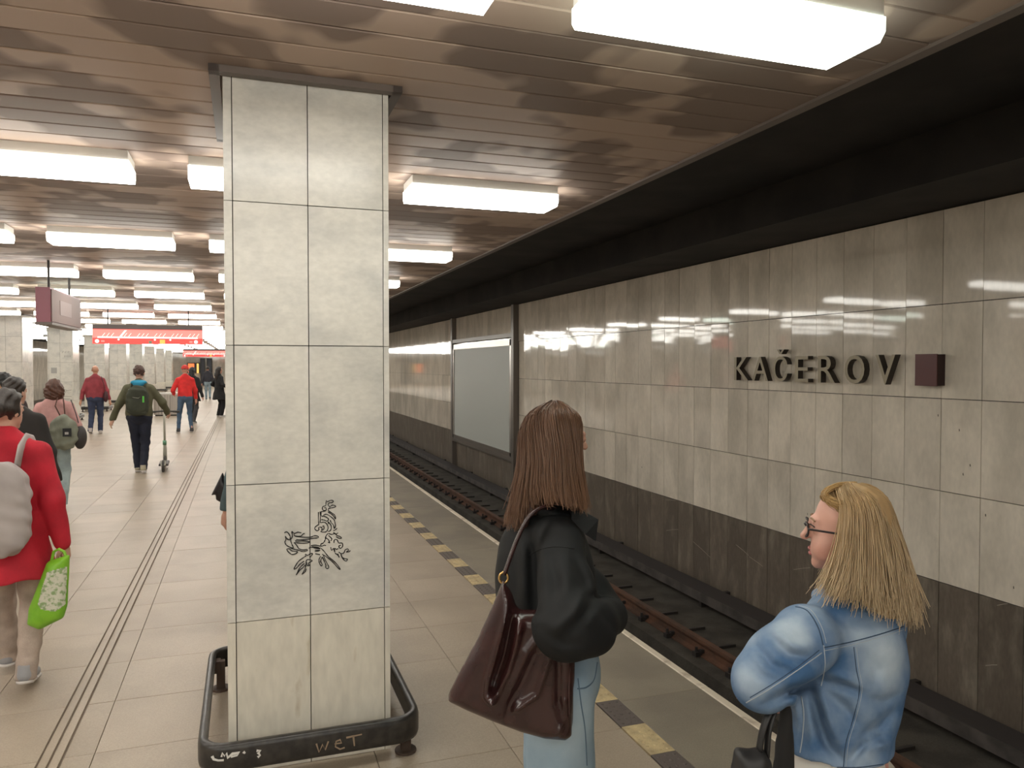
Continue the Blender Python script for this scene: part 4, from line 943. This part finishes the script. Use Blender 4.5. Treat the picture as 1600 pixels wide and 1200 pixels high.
def seam(parent, tree, base, pts, r, m_, name='seam', n=24, lift=.0):
    P = crom([(x, y, 0) for x, y in pts], n)[:, :2]; Q = []
    for x, y in P:
        rd = ray(x, y); rd = rd/np.linalg.norm(rd); h_ = tree.ray_cast(Vector(CAM-base), Vector(rd))
        if h_[0] is not None: Q.append(np.array(h_[0])-rd*lift)
    if len(Q) > 2: return MB().tube(Q, r, 6).build(name, m_, parent, True)
def tree_of(o): return BVHTree.FromPolygons([v.co[:] for v in o.data.vertices], [p.vertices[:] for p in o.data.polygons])
def vsp(f, e): pass
def fade_cloth(name, base_c, fade_c, spots, rough=.8, scale=7):
    """washed denim: worn pale areas at fixed places of the garment and a mottled wash"""
    M = bpy.data.materials.new(name); M.use_nodes = True; nt = M.node_tree; N = nt.nodes; L = nt.links; b = N['Principled BSDF']; b.inputs['Roughness'].default_value = rough; b.inputs['Specular IOR Level'].default_value = .25
    tc = N.new('ShaderNodeTexCoord'); n = N.new('ShaderNodeTexNoise'); n.inputs['Scale'].default_value = scale; n.inputs['Detail'].default_value = 6; L.new(tc.outputs['Object'], n.inputs['Vector'])
    r = N.new('ShaderNodeMapRange'); r.inputs[1].default_value = .36; r.inputs[2].default_value = .78; r.inputs[4].default_value = .62; L.new(n.outputs['Fac'], r.inputs[0]); acc = r.outputs[0]
    for p, rad, amt in spots:
        vd = N.new('ShaderNodeVectorMath'); vd.operation = 'DISTANCE'; L.new(tc.outputs['Object'], vd.inputs[0]); vd.inputs[1].default_value = tuple(p)
        mr = N.new('ShaderNodeMapRange'); mr.interpolation_type = 'SMOOTHSTEP'; mr.inputs[1].default_value = rad; mr.inputs[2].default_value = rad*.25; mr.inputs[3].default_value = 0; mr.inputs[4].default_value = amt; L.new(vd.outputs['Value'], mr.inputs[0])
        ad = N.new('ShaderNodeMath'); ad.operation = 'ADD'; ad.use_clamp = True; L.new(acc, ad.inputs[0]); L.new(mr.outputs[0], ad.inputs[1]); acc = ad.outputs[0]
    mx = N.new('ShaderNodeMix'); mx.data_type = 'RGBA'; L.new(acc, mx.inputs[0]); mx.inputs[6].default_value = (*base_c, 1); mx.inputs[7].default_value = (*fade_c, 1)
    n2 = N.new('ShaderNodeTexNoise'); n2.inputs['Scale'].default_value = 420; L.new(tc.outputs['Object'], n2.inputs['Vector'])
    bp = N.new('ShaderNodeBump'); bp.inputs['Strength'].default_value = .25; bp.inputs['Distance'].default_value = .002; L.new(n2.outputs['Fac'], bp.inputs['Height']); L.new(bp.outputs[0], b.inputs['Normal'])
    L.new(mx.outputs[2], b.inputs['Base Color']); return M

# ---------------------------------------------------------------- dark-haired woman with the brown bag
B1 = at(868, 900, 2.42); B1[2] = 0
W1 = empty('person', tuple(B1), 0, label='woman with long brown hair in black jacket and light jeans, seen from behind', cat='person')
p1 = lambda px, py, d: at(px, py, d)-B1
A1 = R(4)                                                          # the way her chest points
# body
f = Field((-.34, -.34, -.002), (.36, .34, 1.71), .0065)
head_sdf(f, p1(872, 688, 2.40), R(6-90), .93)
f.cone(p1(862, 745, 2.42), p1(858, 810, 2.42), .052, .056, .03)
f.ell(p1(855, 905, 2.43), (.10, .15, .22), A1, .04); f.ell(p1(862, 1040, 2.43), (.11, .145, .14), A1, .04)
hipR, hipL = p1(872, 1075, 2.33), p1(866, 1075, 2.52)
for hp in (hipR, hipL):
    f.chain([hp, hp*np.array([1, 1, 0])+np.array([0.01, 0, .46]), hp*np.array([1, 1, 0])+np.array([0, 0, .08])], [.08, .055, .038], .03)
    q = hp*np.array([1, 1, 0]); f.cone(q+np.array([0, 0, .04]), q+np.array([.13, .01, .03]), .032, .025, .02)
f.chain([p1(874, 858, 2.28), p1(884, 970, 2.13), p1(935, 965, 2.32)], [.045, .038, .028], .02)
f.chain([p1(852, 855, 2.58), p1(915, 950, 2.58), p1(925, 965, 2.46)], [.045, .038, .028], .02)
hand(f, p1(930, 965, 2.34), np.array([-.15, 1, 0]), np.array([-.9, -.1, 0]), 1, .6); hand(f, p1(925, 965, 2.46), np.array([-.2, -.9, -.1]), np.array([-.9, .1, 0]), -1, .6)
f.build('body', skin, W1)
# jacket
jk = mat('black_cotton', (.012, .0125, .0128), .75, dark=(.008, .0085, .009), scale=5, fine=.05, fscale=300, spec=.3)
f = Field((-.36, -.48, .83), (.40, .36, 1.50), .0055)
f.ell(p1(850, 905, 2.43), (.148, .20, .24), A1, .04); f.ell(p1(860, 985, 2.43), (.162, .20, .20), A1, .05)
f.cone(p1(872, 838, 2.30), p1(848, 835, 2.56), .062, .062, .05); f.cone(p1(852, 805, 2.43), p1(850, 850, 2.43), .072, .10, .04)
f.chain([p1(872, 856, 2.285), p1(880, 920, 2.20), p1(886, 976, 2.12), p1(916, 976, 2.16), p1(946, 962, 2.27)], [.076, .086, .092, .084, .066], .03)
f.chain([p1(850, 850, 2.56), p1(915, 930, 2.56), p1(938, 960, 2.52), p1(948, 962, 2.42)], [.072, .085, .075, .06], .03)
# long oblique folds of the sleeve and back
def crease(f, a, b, amp, wd):
    a, b = np.array(a), np.array(b); ba = b-a
    def g_(x, y, z):
        t = np.clip(((x-a[0])*ba[0]+(y-a[1])*ba[1]+(z-a[2])*ba[2])/(ba@ba), 0, 1)
        d2 = (x-a[0]-t*ba[0])**2+(y-a[1]-t*ba[1])**2+(z-a[2]-t*ba[2])**2
        return amp*np.exp(-d2/wd**2)*np.sin(math.pi*np.clip(t*.9+.05, 0, 1))
    f.warp(g_)
f.crease_px(B1, [([(831, 845), (834, 880), (837, 955)], 0.0297, 9.45), ([(850, 850), (845, 890), (848, 930)], -0.0081, 9.45), ([(896, 868), (912, 905), (918, 925)], 0.0162, 8.4), ([(914, 925), (895, 960), (868, 984)], -0.0189, 9.45), ([(925, 940), (905, 975), (880, 998)], 0.0162, 9.45),
    ([(920, 934), (945, 928), (970, 930)], 0.0216, 7.35), ([(850, 985), (880, 1005), (915, 1004)], 0.0095, 8.4), ([(880, 875), (886, 905), (882, 940)], -0.0108, 10.5), ([(935, 950), (955, 975), (960, 992)], 0.0108, 7.35), ([(860, 870), (870, 920), (862, 955)], 0.0108, 9.45), ([(800, 850), (806, 900), (803, 950)], 0.0108, 9.45), ([(818, 850), (815, 890), (822, 945)], -0.0081, 8.4), ([(893, 985), (915, 975), (935, 955)], -0.0108, 7.35)], 2.34)
hz = p1(905, 1022, 2.3)[2]; f.clip(lambda x, y, z: hz-z+.006*np.sin(18*x)+0*y); fold(f, .0016, 28, 8)
jo = f.build('jacket', jk, W1, relax=2); jt = tree_of(jo)
seam(W1, jt, B1, [(826, 868), (845, 858), (870, 854), (897, 857)], .0016, mat('black_seam', (.006, .006, .006), .8), 'shoulder_seam')
# collar
f = Field(p1(858, 800, 2.42)-np.array([.16, .17, .09]), p1(858, 800, 2.42)+np.array([.20, .17, .10]), .006)
cc = p1(860, 800, 2.42)
for i in range(14):
    a0, a1 = 2*math.pi*i/14, 2*math.pi*(i+1)/14
    q = lambda a: cc+np.array([.088*math.cos(a), .085*math.sin(a), -.030*math.cos(a)])
    f.cone(q(a0), q(a1), .017, .017, .015)
f.build('collar', jk, W1)
fl = [p1(x, y, d) for x, y, d in ((893, 789, 2.315), (935, 812, 2.30), (931, 846, 2.285), (915, 835, 2.265), (893, 812, 2.275))]
th_ = np.array(FW)*.008
mesh('collar_flap', fl+[q+th_ for q in fl], [(0, 1, 2, 3, 4), (9, 8, 7, 6, 5)]+[(i, i+5, (i+1) % 5+5, (i+1) % 5) for i in range(5)], jk, W1)
# jeans
f = Field((-.30, -.32, .02), (.30, .32, .98), .007)
f.ell(p1(868, 1045, 2.43), (.135, .165, .17), A1, .04)
for hp in (hipR, hipL):
    q = hp*np.array([1, 1, 0]); f.chain([hp, q+np.array([.01, 0, .5]), q+np.array([0, 0, .12])], [.112, .106, .112], .02)
f.clip(lambda x, y, z: np.maximum(z-.965, .045-z)+0*x+0*y); fold(f, .0028, 24, 2)
jn = f.build('jeans', fade_cloth('pale_jeans', (.21, .31, .40), (.46, .54, .58), [(p1(880, 1130, 2.24), .16, .35)], scale=6), W1, relax=2); jnt = tree_of(jn)
sm = mat('jean_seam', (.10, .16, .22), .8)
seam(W1, jnt, B1, [(903, 1060), (908, 1100), (914, 1140), (917, 1196)], .0022, sm); seam(W1, jnt, B1, [(902, 1076), (916, 1074), (928, 1062), (933, 1035)], .0022, sm, 'pocket_edge')
for hp in (hipR, hipL):
    q = hp*np.array([1, 1, 0]); f = Field(q+np.array([-.08, -.07, -.004]), q+np.array([.24, .08, .12]), .007); f.cone(q+np.array([-.02, 0, .04]), q+np.array([.15, .01, .03]), .046, .036, .02); f.cone(q+np.array([0, 0, .05]), q+np.array([0, 0, .09]), .05, .05, .02)
    f.clip(lambda x, y, z: .0-z+0*x+0*y); f.build('shoe', mat('white_shoe', (.6, .58, .55), .5), W1)
# hair
G1 = [[(876, 631, 2.42), (898, 660, 2.48), (898, 710, 2.49), (900, 760, 2.48), (905, 795, 2.47)], [(874, 630, 2.40), (904, 657, 2.37), (905, 700, 2.345), (907, 750, 2.335), (916, 806, 2.335)],
      [(870, 629, 2.395), (890, 652, 2.325), (897, 705, 2.30), (901, 755, 2.29), (910, 805, 2.29)], [(867, 629, 2.39), (872, 652, 2.30), (882, 708, 2.28), (884, 755, 2.265), (892, 796, 2.25)],
      [(864, 629, 2.39), (850, 652, 2.305), (858, 710, 2.28), (860, 755, 2.265), (868, 790, 2.235)], [(862, 629, 2.395), (832, 660, 2.33), (836, 715, 2.30), (834, 760, 2.29), (838, 792, 2.27)],
      [(860, 630, 2.40), (820, 668, 2.37), (821, 725, 2.34), (814, 780, 2.33), (808, 826, 2.315)], [(859, 630, 2.41), (814, 678, 2.42), (811, 735, 2.40), (800, 790, 2.38), (790, 830, 2.36)],
      [(860, 630, 2.42), (818, 680, 2.48), (815, 735, 2.47), (806, 790, 2.46), (800, 820, 2.44)], [(866, 629, 2.42), (846, 664, 2.50), (848, 720, 2.51), (850, 770, 2.51), (852, 795, 2.50)]]
hcore = mat('brown_hair_core', (.055, .026, .016), .5)
hc1 = p1(866, 690, 2.41); G1 = roundtop(G1, hc1, B1)
hair_core(W1, B1, G1, hcore, hc1, .030, .024, extra=lambda f: f.ell(p1(866, 684, 2.405), (.090, .080, .098), R(15.7), .01))
strands(W1, B1, G1, 2600, strand_mat('brown_strands', 0, 0), ((.045, .021, .013), (.155, .08, .048)), rad=.0012, jit=.0055, tipcol=(.23, .12, .066), seed=3, splay=.006)
# ---- her bag
lea = mat('brown_leather', (.040, .015, .014), .24, dark=(.028, .010, .010), scale=14, bump=.05, bscale=180, coat=.25)
hbag, hb0 = slab_bag('leather_tote', lea, 'large glossy dark brown leather bag on the shoulder of the woman in black', 'bag',
    [(786, 906), (799, 924), (806, 945), (812, 952), (842, 953), (880, 975), (897, 1010), (898, 1040), (894, 1148), (884, 1156), (850, 1153), (812, 1142), (770, 1126), (728, 1108), (700, 1094), (702, 1082), (718, 1050), (745, 1000), (768, 950)], 2.19, .045, .0042, edge=.045,
    ridges=[([(797, 932), (778, 1000), (764, 1050), (762, 1076), (768, 1082)], .020, .011), ([(812, 962), (805, 1000), (793, 1040), (770, 1082)], .022, .011), ([(800, 960), (788, 1020), (773, 1066)], -.030, .013),
            ([(846, 978), (822, 1010), (800, 1060)], .012, .013), ([(862, 1000), (850, 1040), (838, 1075), (805, 1098)], .012, .009), ([(835, 1015), (815, 1060), (798, 1090), (790, 1120)], -.012, .012), ([(872, 1015), (872, 1090), (884, 1130)], -.014, .012), ([(868, 1140), (880, 1120), (882, 1085)], .008, .008)])
gold = mat('gold_ring', (.75, .5, .2), .2, metal=1.0)
rc_ = tol(hbag, at(787, 903, 2.21)); MB().tube([rc_+np.array([.013*math.cos(a), 0, .016*math.sin(a)]) for a in np.linspace(0, 2*math.pi, 18, endpoint=False)], .0035, 8, closed=True).build('ring', gold, hbag, True)
SP_ = [(788, 898, 2.21), (797, 872, 2.215), (810, 838, 2.22), (826, 808, 2.225), (842, 795, 2.245), (858, 792, 2.29), (868, 800, 2.38)]
MB().tube([tol(hbag, at(*q)) for q in crom(SP_, 20)], .012, 8, flat=.55).build('strap', lea, hbag, True)
MB().tube([tol(hbag, at(*q)) for q in crom([(787, 908, 2.205), (778, 930, 2.20), (768, 955, 2.19)], 8)], .009, 8, flat=.35).build('strap_tab', lea, hbag, True)
MB().tube([tol(hbag, at(*q)) for q in crom([(868, 800, 2.38), (880, 870, 2.45), (885, 960, 2.3), (892, 1015, 2.2)], 14)], .010, 8, flat=.3).build('strap', lea, hbag, True)
MB().tube([tol(hbag, at(*q)) for q in crom([(890, 1040, 2.16), (889, 1085, 2.155), (890, 1120, 2.16)], 8)], .004, 6).build('side_piping', lea, hbag, True)

# ---------------------------------------------------------------- blonde woman in the denim jacket
B2 = at(1322, 1000, 1.80); B2[2] = 0
W2 = empty('person', tuple(B2), 0, label='blonde woman with glasses in blue denim jacket, arms folded, in profile', cat='person')
p2_ = lambda px, py, d: at(px, py, d)-B2
A2 = R(96)
f = Field((-.46, -.46, -.002), (.34, .40, 1.55), .006)
HR2 = R(139-90); HC2 = p2_(1324, 828, 1.80); HS2 = .885
head_sdf(f, HC2, HR2, HS2, nose=.0085)
M2 = np.array([[math.cos(HR2), -math.sin(HR2), 0], [math.sin(HR2), math.cos(HR2), 0], [0, 0, 1]]); hg = lambda x, y, z: HC2+M2@(np.array([x, y, z])*HS2)
f.cone(hg(0, -.035, -.07), p2_(1343, 945, 1.81), .050, .056, .03)
f.cone(hg(0, .088, .006), hg(0, .112, -.024), .006, .0072, .010)
for sx in (-1, 1): f.ell(hg(.036*sx, .058, -.045), (.022, .026, .03), HR2, .02)
f.ell(p2_(1322, 1040, 1.81), (.08, .115, .2), A2, .05); f.ell(p2_(1308, 1200, 1.81), (.09, .105, .14), A2, .05)
for sx in (-1, 1):
    q = p2_(1312, 1200, 1.81)*np.array([1, 1, 0])+np.array([math.cos(A2-math.pi/2), math.sin(A2-math.pi/2), 0])*.07*sx
    f.chain([q+np.array([0, 0, .80]), q+np.array([0, 0, .42]), q+np.array([0, 0, .08])], [.082, .055, .037], .03); dv = np.array([math.cos(A2), math.sin(A2), 0]); f.cone(q+np.array([0, 0, .04]), q+dv*.13+np.array([0, 0, .03]), .032, .025, .02)
f.chain([p2_(1258, 1000, 1.68), p2_(1190, 1064, 1.62), p2_(1250, 1056, 1.98)], [.046, .038, .028], .02)
f.chain([p2_(1370, 988, 1.93), p2_(1300, 1072, 2.04), p2_(1268, 1086, 1.84)], [.046, .038, .028], .02)
hand(f, p2_(1250, 1056, 1.98), np.array([.7, .6, .0]), np.array([.3, -.7, 0]), -1, .5); hand(f, p2_(1262, 1086, 1.80), np.array([-.9, .22, -.12]), np.array([.2, .6, .5]), 1, .3)
f.build('body', skin_pink, W2)
for sx in (-1, 1):
    e_ = hg(.029*sx, .0765, .003); r_e = .0105*HS2
    V = []; Fq = []; nA, nB = 14, 9
    for i in range(nB):
        th = math.pi*i/(nB-1)
        for j in range(nA): ph = 2*math.pi*j/nA; V.append(e_+r_e*np.array([math.sin(th)*math.cos(ph), math.sin(th)*math.sin(ph), math.cos(th)]))
    for i in range(nB-1):
        for j in range(nA): Fq.append((i*nA+j, i*nA+(j+1) % nA, (i+1)*nA+(j+1) % nA, (i+1)*nA+j))
    eo = mesh('eye', V, Fq, mat('eye_white', (.7, .66, .62), .2), W2, True)
    dfw = M2@np.array([0, 1, 0]); MB().tube([e_+dfw*r_e*.85, e_+dfw*r_e*1.03], [.0055, .0045], 10).build('iris', mat('iris', (.05, .045, .04), .2), eo, True)
    P = [hg(.031*sx+.016*t, .094-.010*abs(t+.3*sx), .010+.0035*(1-t*t)) for t in np.linspace(-1, 1, 7)]; MB().tube(P, .0016, 5).build('eyelid', mat('lash', (.05, .03, .025), .6), eo, True)
    P = [hg(.031*sx+.019*t, .091-.008*abs(t+.3*sx), .026+.004*(1-t*t)) for t in np.linspace(-1, 1, 7)]; MB().tube(P, .0022, 5).build('eyebrow', mat('brow', (.26, .16, .09), .8), W2, True)
f = Field(hg(0, .08, -.06)-.04, hg(0, .08, -.06)+.04, .0025); f.ell(hg(0, .0900, -.0555), np.array([.021, .0085, .0048])*HS2, HR2, .003); f.ell(hg(0, .0885, -.0685), np.array([.018, .0085, .0058])*HS2, HR2, .003); f.build('lips', mat('lips', (.42, .13, .12), .35), W2)
# glasses
gl = empty('glasses', tuple(B2), 0, label='dark framed glasses on the face of the blonde woman', cat='glasses'); gm = mat('dark_frame', (.02, .012, .012), .3)
for sx in (-1, 1):
    P = [hg(.033*sx+.025*math.cos(a)*(1 if abs(math.cos(a)) < .8 else .97), .104-.008*abs(math.cos(a)), .000+.019*math.sin(a)) for a in np.linspace(0, 2*math.pi, 22, endpoint=False)]
    rim = MB().tube(P, .0022, 6, closed=True).build('rim', gm, gl, True)
    lens = mesh('lens', P, [tuple(range(len(P)))], None, rim)
    lm = MATS.get('lens')
    if lm is None:
        lm = bpy.data.materials.new('lens'); lm.use_nodes = True; bb_ = lm.node_tree.nodes['Principled BSDF']; bb_.inputs['Transmission Weight'].default_value = 1; bb_.inputs['Roughness'].default_value = 0.0; bb_.inputs['IOR'].default_value = 1.02; MATS['lens'] = lm
    lens.data.materials.append(lm)
    MB().tube([hg(.058*sx, .096, .006), hg(.070*sx, .080, .007), hg(.078*sx, .03, .004), hg(.080*sx, -.02, .0), hg(.078*sx, -.035, -.012)], .0026, 6).build('temple', gm, gl, True)
MB().tube([hg(-.010, .103, .006), hg(0, .107, .009), hg(.010, .103, .006)], .002, 6).build('bridge', gm, gl, True)
# denim jacket
f = Field((-.48, -.46, .78), (.34, .40, 1.33), .0055)
f.ell(p2_(1326, 1035, 1.80), (.112, .150, .19), A2, .04); f.ell(p2_(1310, 1125, 1.80), (.112, .128, .20), A2, .05); f.ell(p2_(1304, 1195, 1.80), (.118, .122, .13), A2, .04)
f.cone(p2_(1262, 990, 1.69), p2_(1378, 972, 1.90), .060, .050, .05); f.cone(p2_(1338, 948, 1.81), p2_(1332, 985, 1.80), .066, .10, .04)
f.chain([p2_(1256, 1003, 1.675), p2_(1222, 1035, 1.64), p2_(1192, 1064, 1.615)], [.070, .069, .061], .025); f.cone(p2_(1192, 1064, 1.615), p2_(1248, 1055, 1.96), .058, .046, .02)
f.chain([p2_(1372, 988, 1.92), p2_(1300, 1072, 2.04), p2_(1262, 1084, 1.84)], [.058, .055, .044], .025)
f.crease_px(B2, [([(1206, 996), (1230, 1022), (1264, 1030)], 0.0170, 6.9), ([(1184, 1012), (1206, 1040), (1242, 1052)], 0.0170, 6.9), ([(1215, 990), (1245, 1012), (1270, 1012)], -0.0102, 6.9), ([(1170, 1030), (1190, 1056), (1215, 1064)], 0.0136, 6.9), ([(1195, 1100), (1235, 1080), (1285, 1064)], 0.0204, 8.05),
    ([(1268, 1080), (1280, 1128), (1294, 1165), (1318, 1192)], 0.0340, 9.2), ([(1282, 1088), (1296, 1130), (1312, 1160)], -0.0170, 9.2), ([(1292, 1082), (1320, 1105), (1338, 1132)], 0.0204, 9.2), ([(1285, 1066), (1318, 1072), (1344, 1082)], 0.0204, 6.9), ([(1300, 1055), (1325, 1062), (1340, 1070)], -0.0102, 6.9),
    ([(1344, 1150), (1374, 1135), (1398, 1108)], 0.0170, 9.2), ([(1328, 1188), (1350, 1166), (1380, 1150)], 0.0204, 8.05), ([(1345, 1180), (1362, 1160), (1385, 1165)], -0.0136, 8.05), ([(1350, 1090), (1378, 1098), (1402, 1085)], 0.0119, 9.2), ([(1240, 1095), (1248, 1130), (1244, 1175)], -0.0136, 6.9), ([(1262, 1095), (1268, 1140), (1270, 1190)], -0.0119, 8.05), ([(1300, 960), (1330, 975), (1370, 970)], 0.0102, 9.2), ([(1350, 1015), (1368, 1045), (1366, 1070)], 0.0102, 9.2)], 1.78)
hz2 = p2_(1310, 1204, 1.68)[2]; f.clip(lambda x, y, z: hz2-z+0*x+0*y); fold(f, .0022, 30, 11)
dj = f.build('denim_jacket', fade_cloth('washed_denim', (.055, .125, .25), (.42, .50, .57), [(p2_(1238, 985, 1.61), .065, .6), (p2_(1375, 1030, 1.72), .11, .6), (p2_(1345, 995, 1.66), .06, .4), (p2_(1165, 1070, 1.56), .06, .45), (p2_(1235, 1110, 1.62), .06, .4), (p2_(1350, 1195, 1.68), .06, .4)], scale=9), W2, relax=1)
dt = tree_of(dj); sd_ = mat('denim_seam_dark', (.03, .06, .11), .85); sl_ = mat('denim_stitch', (.36, .40, .44), .8)
for P, r_, m_ in (([(1243, 948), (1262, 955), (1278, 980), (1286, 1008)], .0028, sd_), ([(1248, 946), (1268, 954), (1284, 980), (1291, 1005)], .0016, sl_), ([(1287, 1008), (1289, 1040), (1283, 1072)], .0024, sl_), ([(1287, 1012), (1330, 1003), (1375, 991), (1412, 979)], .0026, sd_),
                  ([(1287, 1017), (1330, 1008), (1375, 996), (1412, 984)], .0014, sl_), ([(1334, 1011), (1338, 1045), (1343, 1078), (1334, 1120), (1322, 1160), (1318, 1198)], .0022, sd_), ([(1338, 1011), (1342, 1045), (1347, 1078), (1338, 1120), (1326, 1160), (1322, 1198)], .0013, sl_),
                  ([(1166, 1098), (1200, 1078), (1245, 1048), (1284, 1020)], .0024, sl_), ([(1172, 1090), (1205, 1070), (1245, 1043), (1280, 1016)], .002, sd_), ([(1252, 1088), (1256, 1115), (1254, 1150), (1250, 1176)], .0026, sl_), ([(1236, 1192), (1290, 1198), (1340, 1199), (1380, 1194)], .0022, sd_)):
    seam(W2, dt, B2, P, r_*.5, m_, n=28)
f = Field(p2_(1338, 948, 1.81)-np.array([.13, .14, .05]), p2_(1338, 948, 1.81)+np.array([.13, .14, .06]), .006); c2 = p2_(1336, 946, 1.81)
for i in range(14):
    q = lambda a: c2+np.array([.078*math.cos(a), .080*math.sin(a), .012*math.sin(a)]); f.cone(q(2*math.pi*i/14), q(2*math.pi*(i+1)/14), .017, .017, .012)
f.build('collar', dj.data.materials[0], W2)
f = Field((-.32, -.36, .62), (.28, .34, 1.25), .008); f.ell(p2_(1298, 1110, 1.825), (.105, .10, .25), A2, .03); f.ell(p2_(1302, 1215, 1.81), (.112, .122, .14), A2, .03); f.clip(lambda x, y, z: .70-z+0*x+0*y); f.build('white_top', mat('white_cotton', (.66, .63, .58), .8), W2)
f = Field((-.32, -.36, .02), (.28, .34, .90), .009); f.ell(p2_(1312, 1225, 1.81)*np.array([1, 1, 0])+np.array([0, 0, .79]), (.108, .122, .11), A2, .03)
for sx in (-1, 1):
    q = p2_(1312, 1200, 1.81)*np.array([1, 1, 0])+np.array([math.cos(A2-math.pi/2), math.sin(A2-math.pi/2), 0])*.07*sx; f.chain([q+np.array([0, 0, .78]), q+np.array([0, 0, .42]), q+np.array([0, 0, .10])], [.098, .075, .066], .02)
f.clip(lambda x, y, z: .05-z+0*x+0*y); f.build('trousers', mat('cream_trousers', (.55, .50, .42), .8), W2)
for sx in (-1, 1):
    q = p2_(1312, 1200, 1.81)*np.array([1, 1, 0])+np.array([math.cos(A2-math.pi/2), math.sin(A2-math.pi/2), 0])*.07*sx; dv = np.array([math.cos(A2), math.sin(A2), 0]); f = Field(q-np.array([.2, .1, .004]), q+np.array([.12, .25, .12]), .008)
    f.cone(q-dv*.02+np.array([0, 0, .04]), q+dv*.15+np.array([0, 0, .03]), .046, .036, .02); f.cone(q+np.array([0, 0, .05]), q+np.array([0, 0, .09]), .048, .05, .02); f.clip(lambda x, y, z: .0-z+0*x+0*y); f.build('shoe', mat('tan_shoe', (.3, .2, .13), .5), W2)
# hair
G2 = [[(1318, 760, 1.825), (1300, 790, 1.87), (1300, 840, 1.89), (1297, 890, 1.885), (1292, 925, 1.88)], [(1330, 760, 1.83), (1345, 800, 1.895), (1350, 860, 1.905), (1345, 910, 1.90), (1340, 935, 1.90)],
      [(1346, 760, 1.82), (1388, 812, 1.87), (1408, 880, 1.87), (1416, 940, 1.85), (1418, 970, 1.83)], [(1348, 760, 1.81), (1398, 815, 1.82), (1418, 880, 1.81), (1428, 935, 1.78), (1430, 975, 1.76)],
      [(1343, 759, 1.80), (1386, 803, 1.755), (1404, 870, 1.735), (1410, 930, 1.71), (1410, 974, 1.69)], [(1334, 758, 1.795), (1366, 798, 1.725), (1378, 870, 1.705), (1380, 930, 1.675), (1384, 966, 1.665)],
      [(1326, 758, 1.79), (1346, 798, 1.718), (1346, 862, 1.70), (1340, 915, 1.685), (1336, 942, 1.68)], [(1318, 759, 1.79), (1328, 798, 1.722), (1325, 855, 1.708), (1314, 905, 1.705), (1303, 936, 1.70)],
      [(1308, 762, 1.79), (1318, 796, 1.735), (1313, 850, 1.722), (1301, 900, 1.722), (1286, 932, 1.735)]]
G2b = [[(1336, 757, 1.80), (1306, 760, 1.785), (1290, 770, 1.77), (1298, 783, 1.752), (1320, 792, 1.735)], [(1338, 757, 1.805), (1308, 759, 1.80), (1287, 769, 1.80), (1289, 780, 1.79), (1312, 786, 1.74)], [(1338, 757, 1.81), (1308, 760, 1.825), (1290, 771, 1.83), (1296, 784, 1.85), (1305, 800, 1.87)]]
hc2 = p2_(1345, 820, 1.805); blond = mat('blonde_hair_core', (.38, .245, .115), .55)
G2 = roundtop(G2, hc2, B2); G2b = [[at(*q)-B2 for q in g_] for g_ in G2b]
def cap2(f):
    f.ell(hg(0, -.014, .034), np.array([.079, .097, .0925])*HS2, HR2, .01)
    def cutf(x, y, z):
        q = np.stack(np.broadcast_arrays(x, y, z), -1)-HC2; q = (q@M2)/HS2
        return np.maximum(q[..., 2]-(.046+(q[..., 1]-.010)*.60), .012-q[..., 1])
    f.fn(cutf, HC2-.2, HC2+.2, .008, cut=True)
hair_core(W2, B2, G2, blond, hc2, .030, .024, pre=cap2)
bm2 = strand_mat('blonde_strands', 0, 0)
strands(W2, B2, G2, 2800, bm2, ((.30, .175, .07), (.55, .37, .18)), rad=.0010, jit=.0055, tipcol=(.58, .44, .27), seed=5, splay=.012)
strands(W2, B2, G2b, 420, bm2, ((.36, .21, .08), (.55, .36, .15)), rad=.0010, jit=.003, seed=6, splay=.003, name='fringe_strands')
# ---- the dark things over her arm
blk, _ = slab_bag('draped_coat', mat('black_cloth', (.012, .011, .011), .85), 'black coat hanging over the folded arm of the denim-jacketed woman', 'coat', [(1221, 1093), (1234, 1096), (1238, 1130), (1242, 1215), (1240, 1330), (1206, 1330), (1207, 1215), (1212, 1160)], 1.66, .018, .005, edge=.02)
bg, _ = slab_bag('black_handbag', mat('black_bag2', (.016, .015, .015), .5), 'black bag with long straps hanging below her folded arms', 'bag', [(1149, 1168), (1172, 1172), (1192, 1168), (1205, 1190), (1203, 1330), (1140, 1330), (1143, 1200)], 1.60, .035, .006, edge=.03)
for P in ([(1186, 1172, 1.60), (1192, 1140, 1.60), (1204, 1110, 1.61), (1216, 1098, 1.64)], [(1198, 1180, 1.60), (1201, 1140, 1.60), (1210, 1110, 1.615), (1218, 1098, 1.64)]):
    MB().tube([tol(bg, at(*q)) for q in crom(P, 12)], .013, 8, flat=.4).build('strap', MATS['black_bag2'], bg, True)
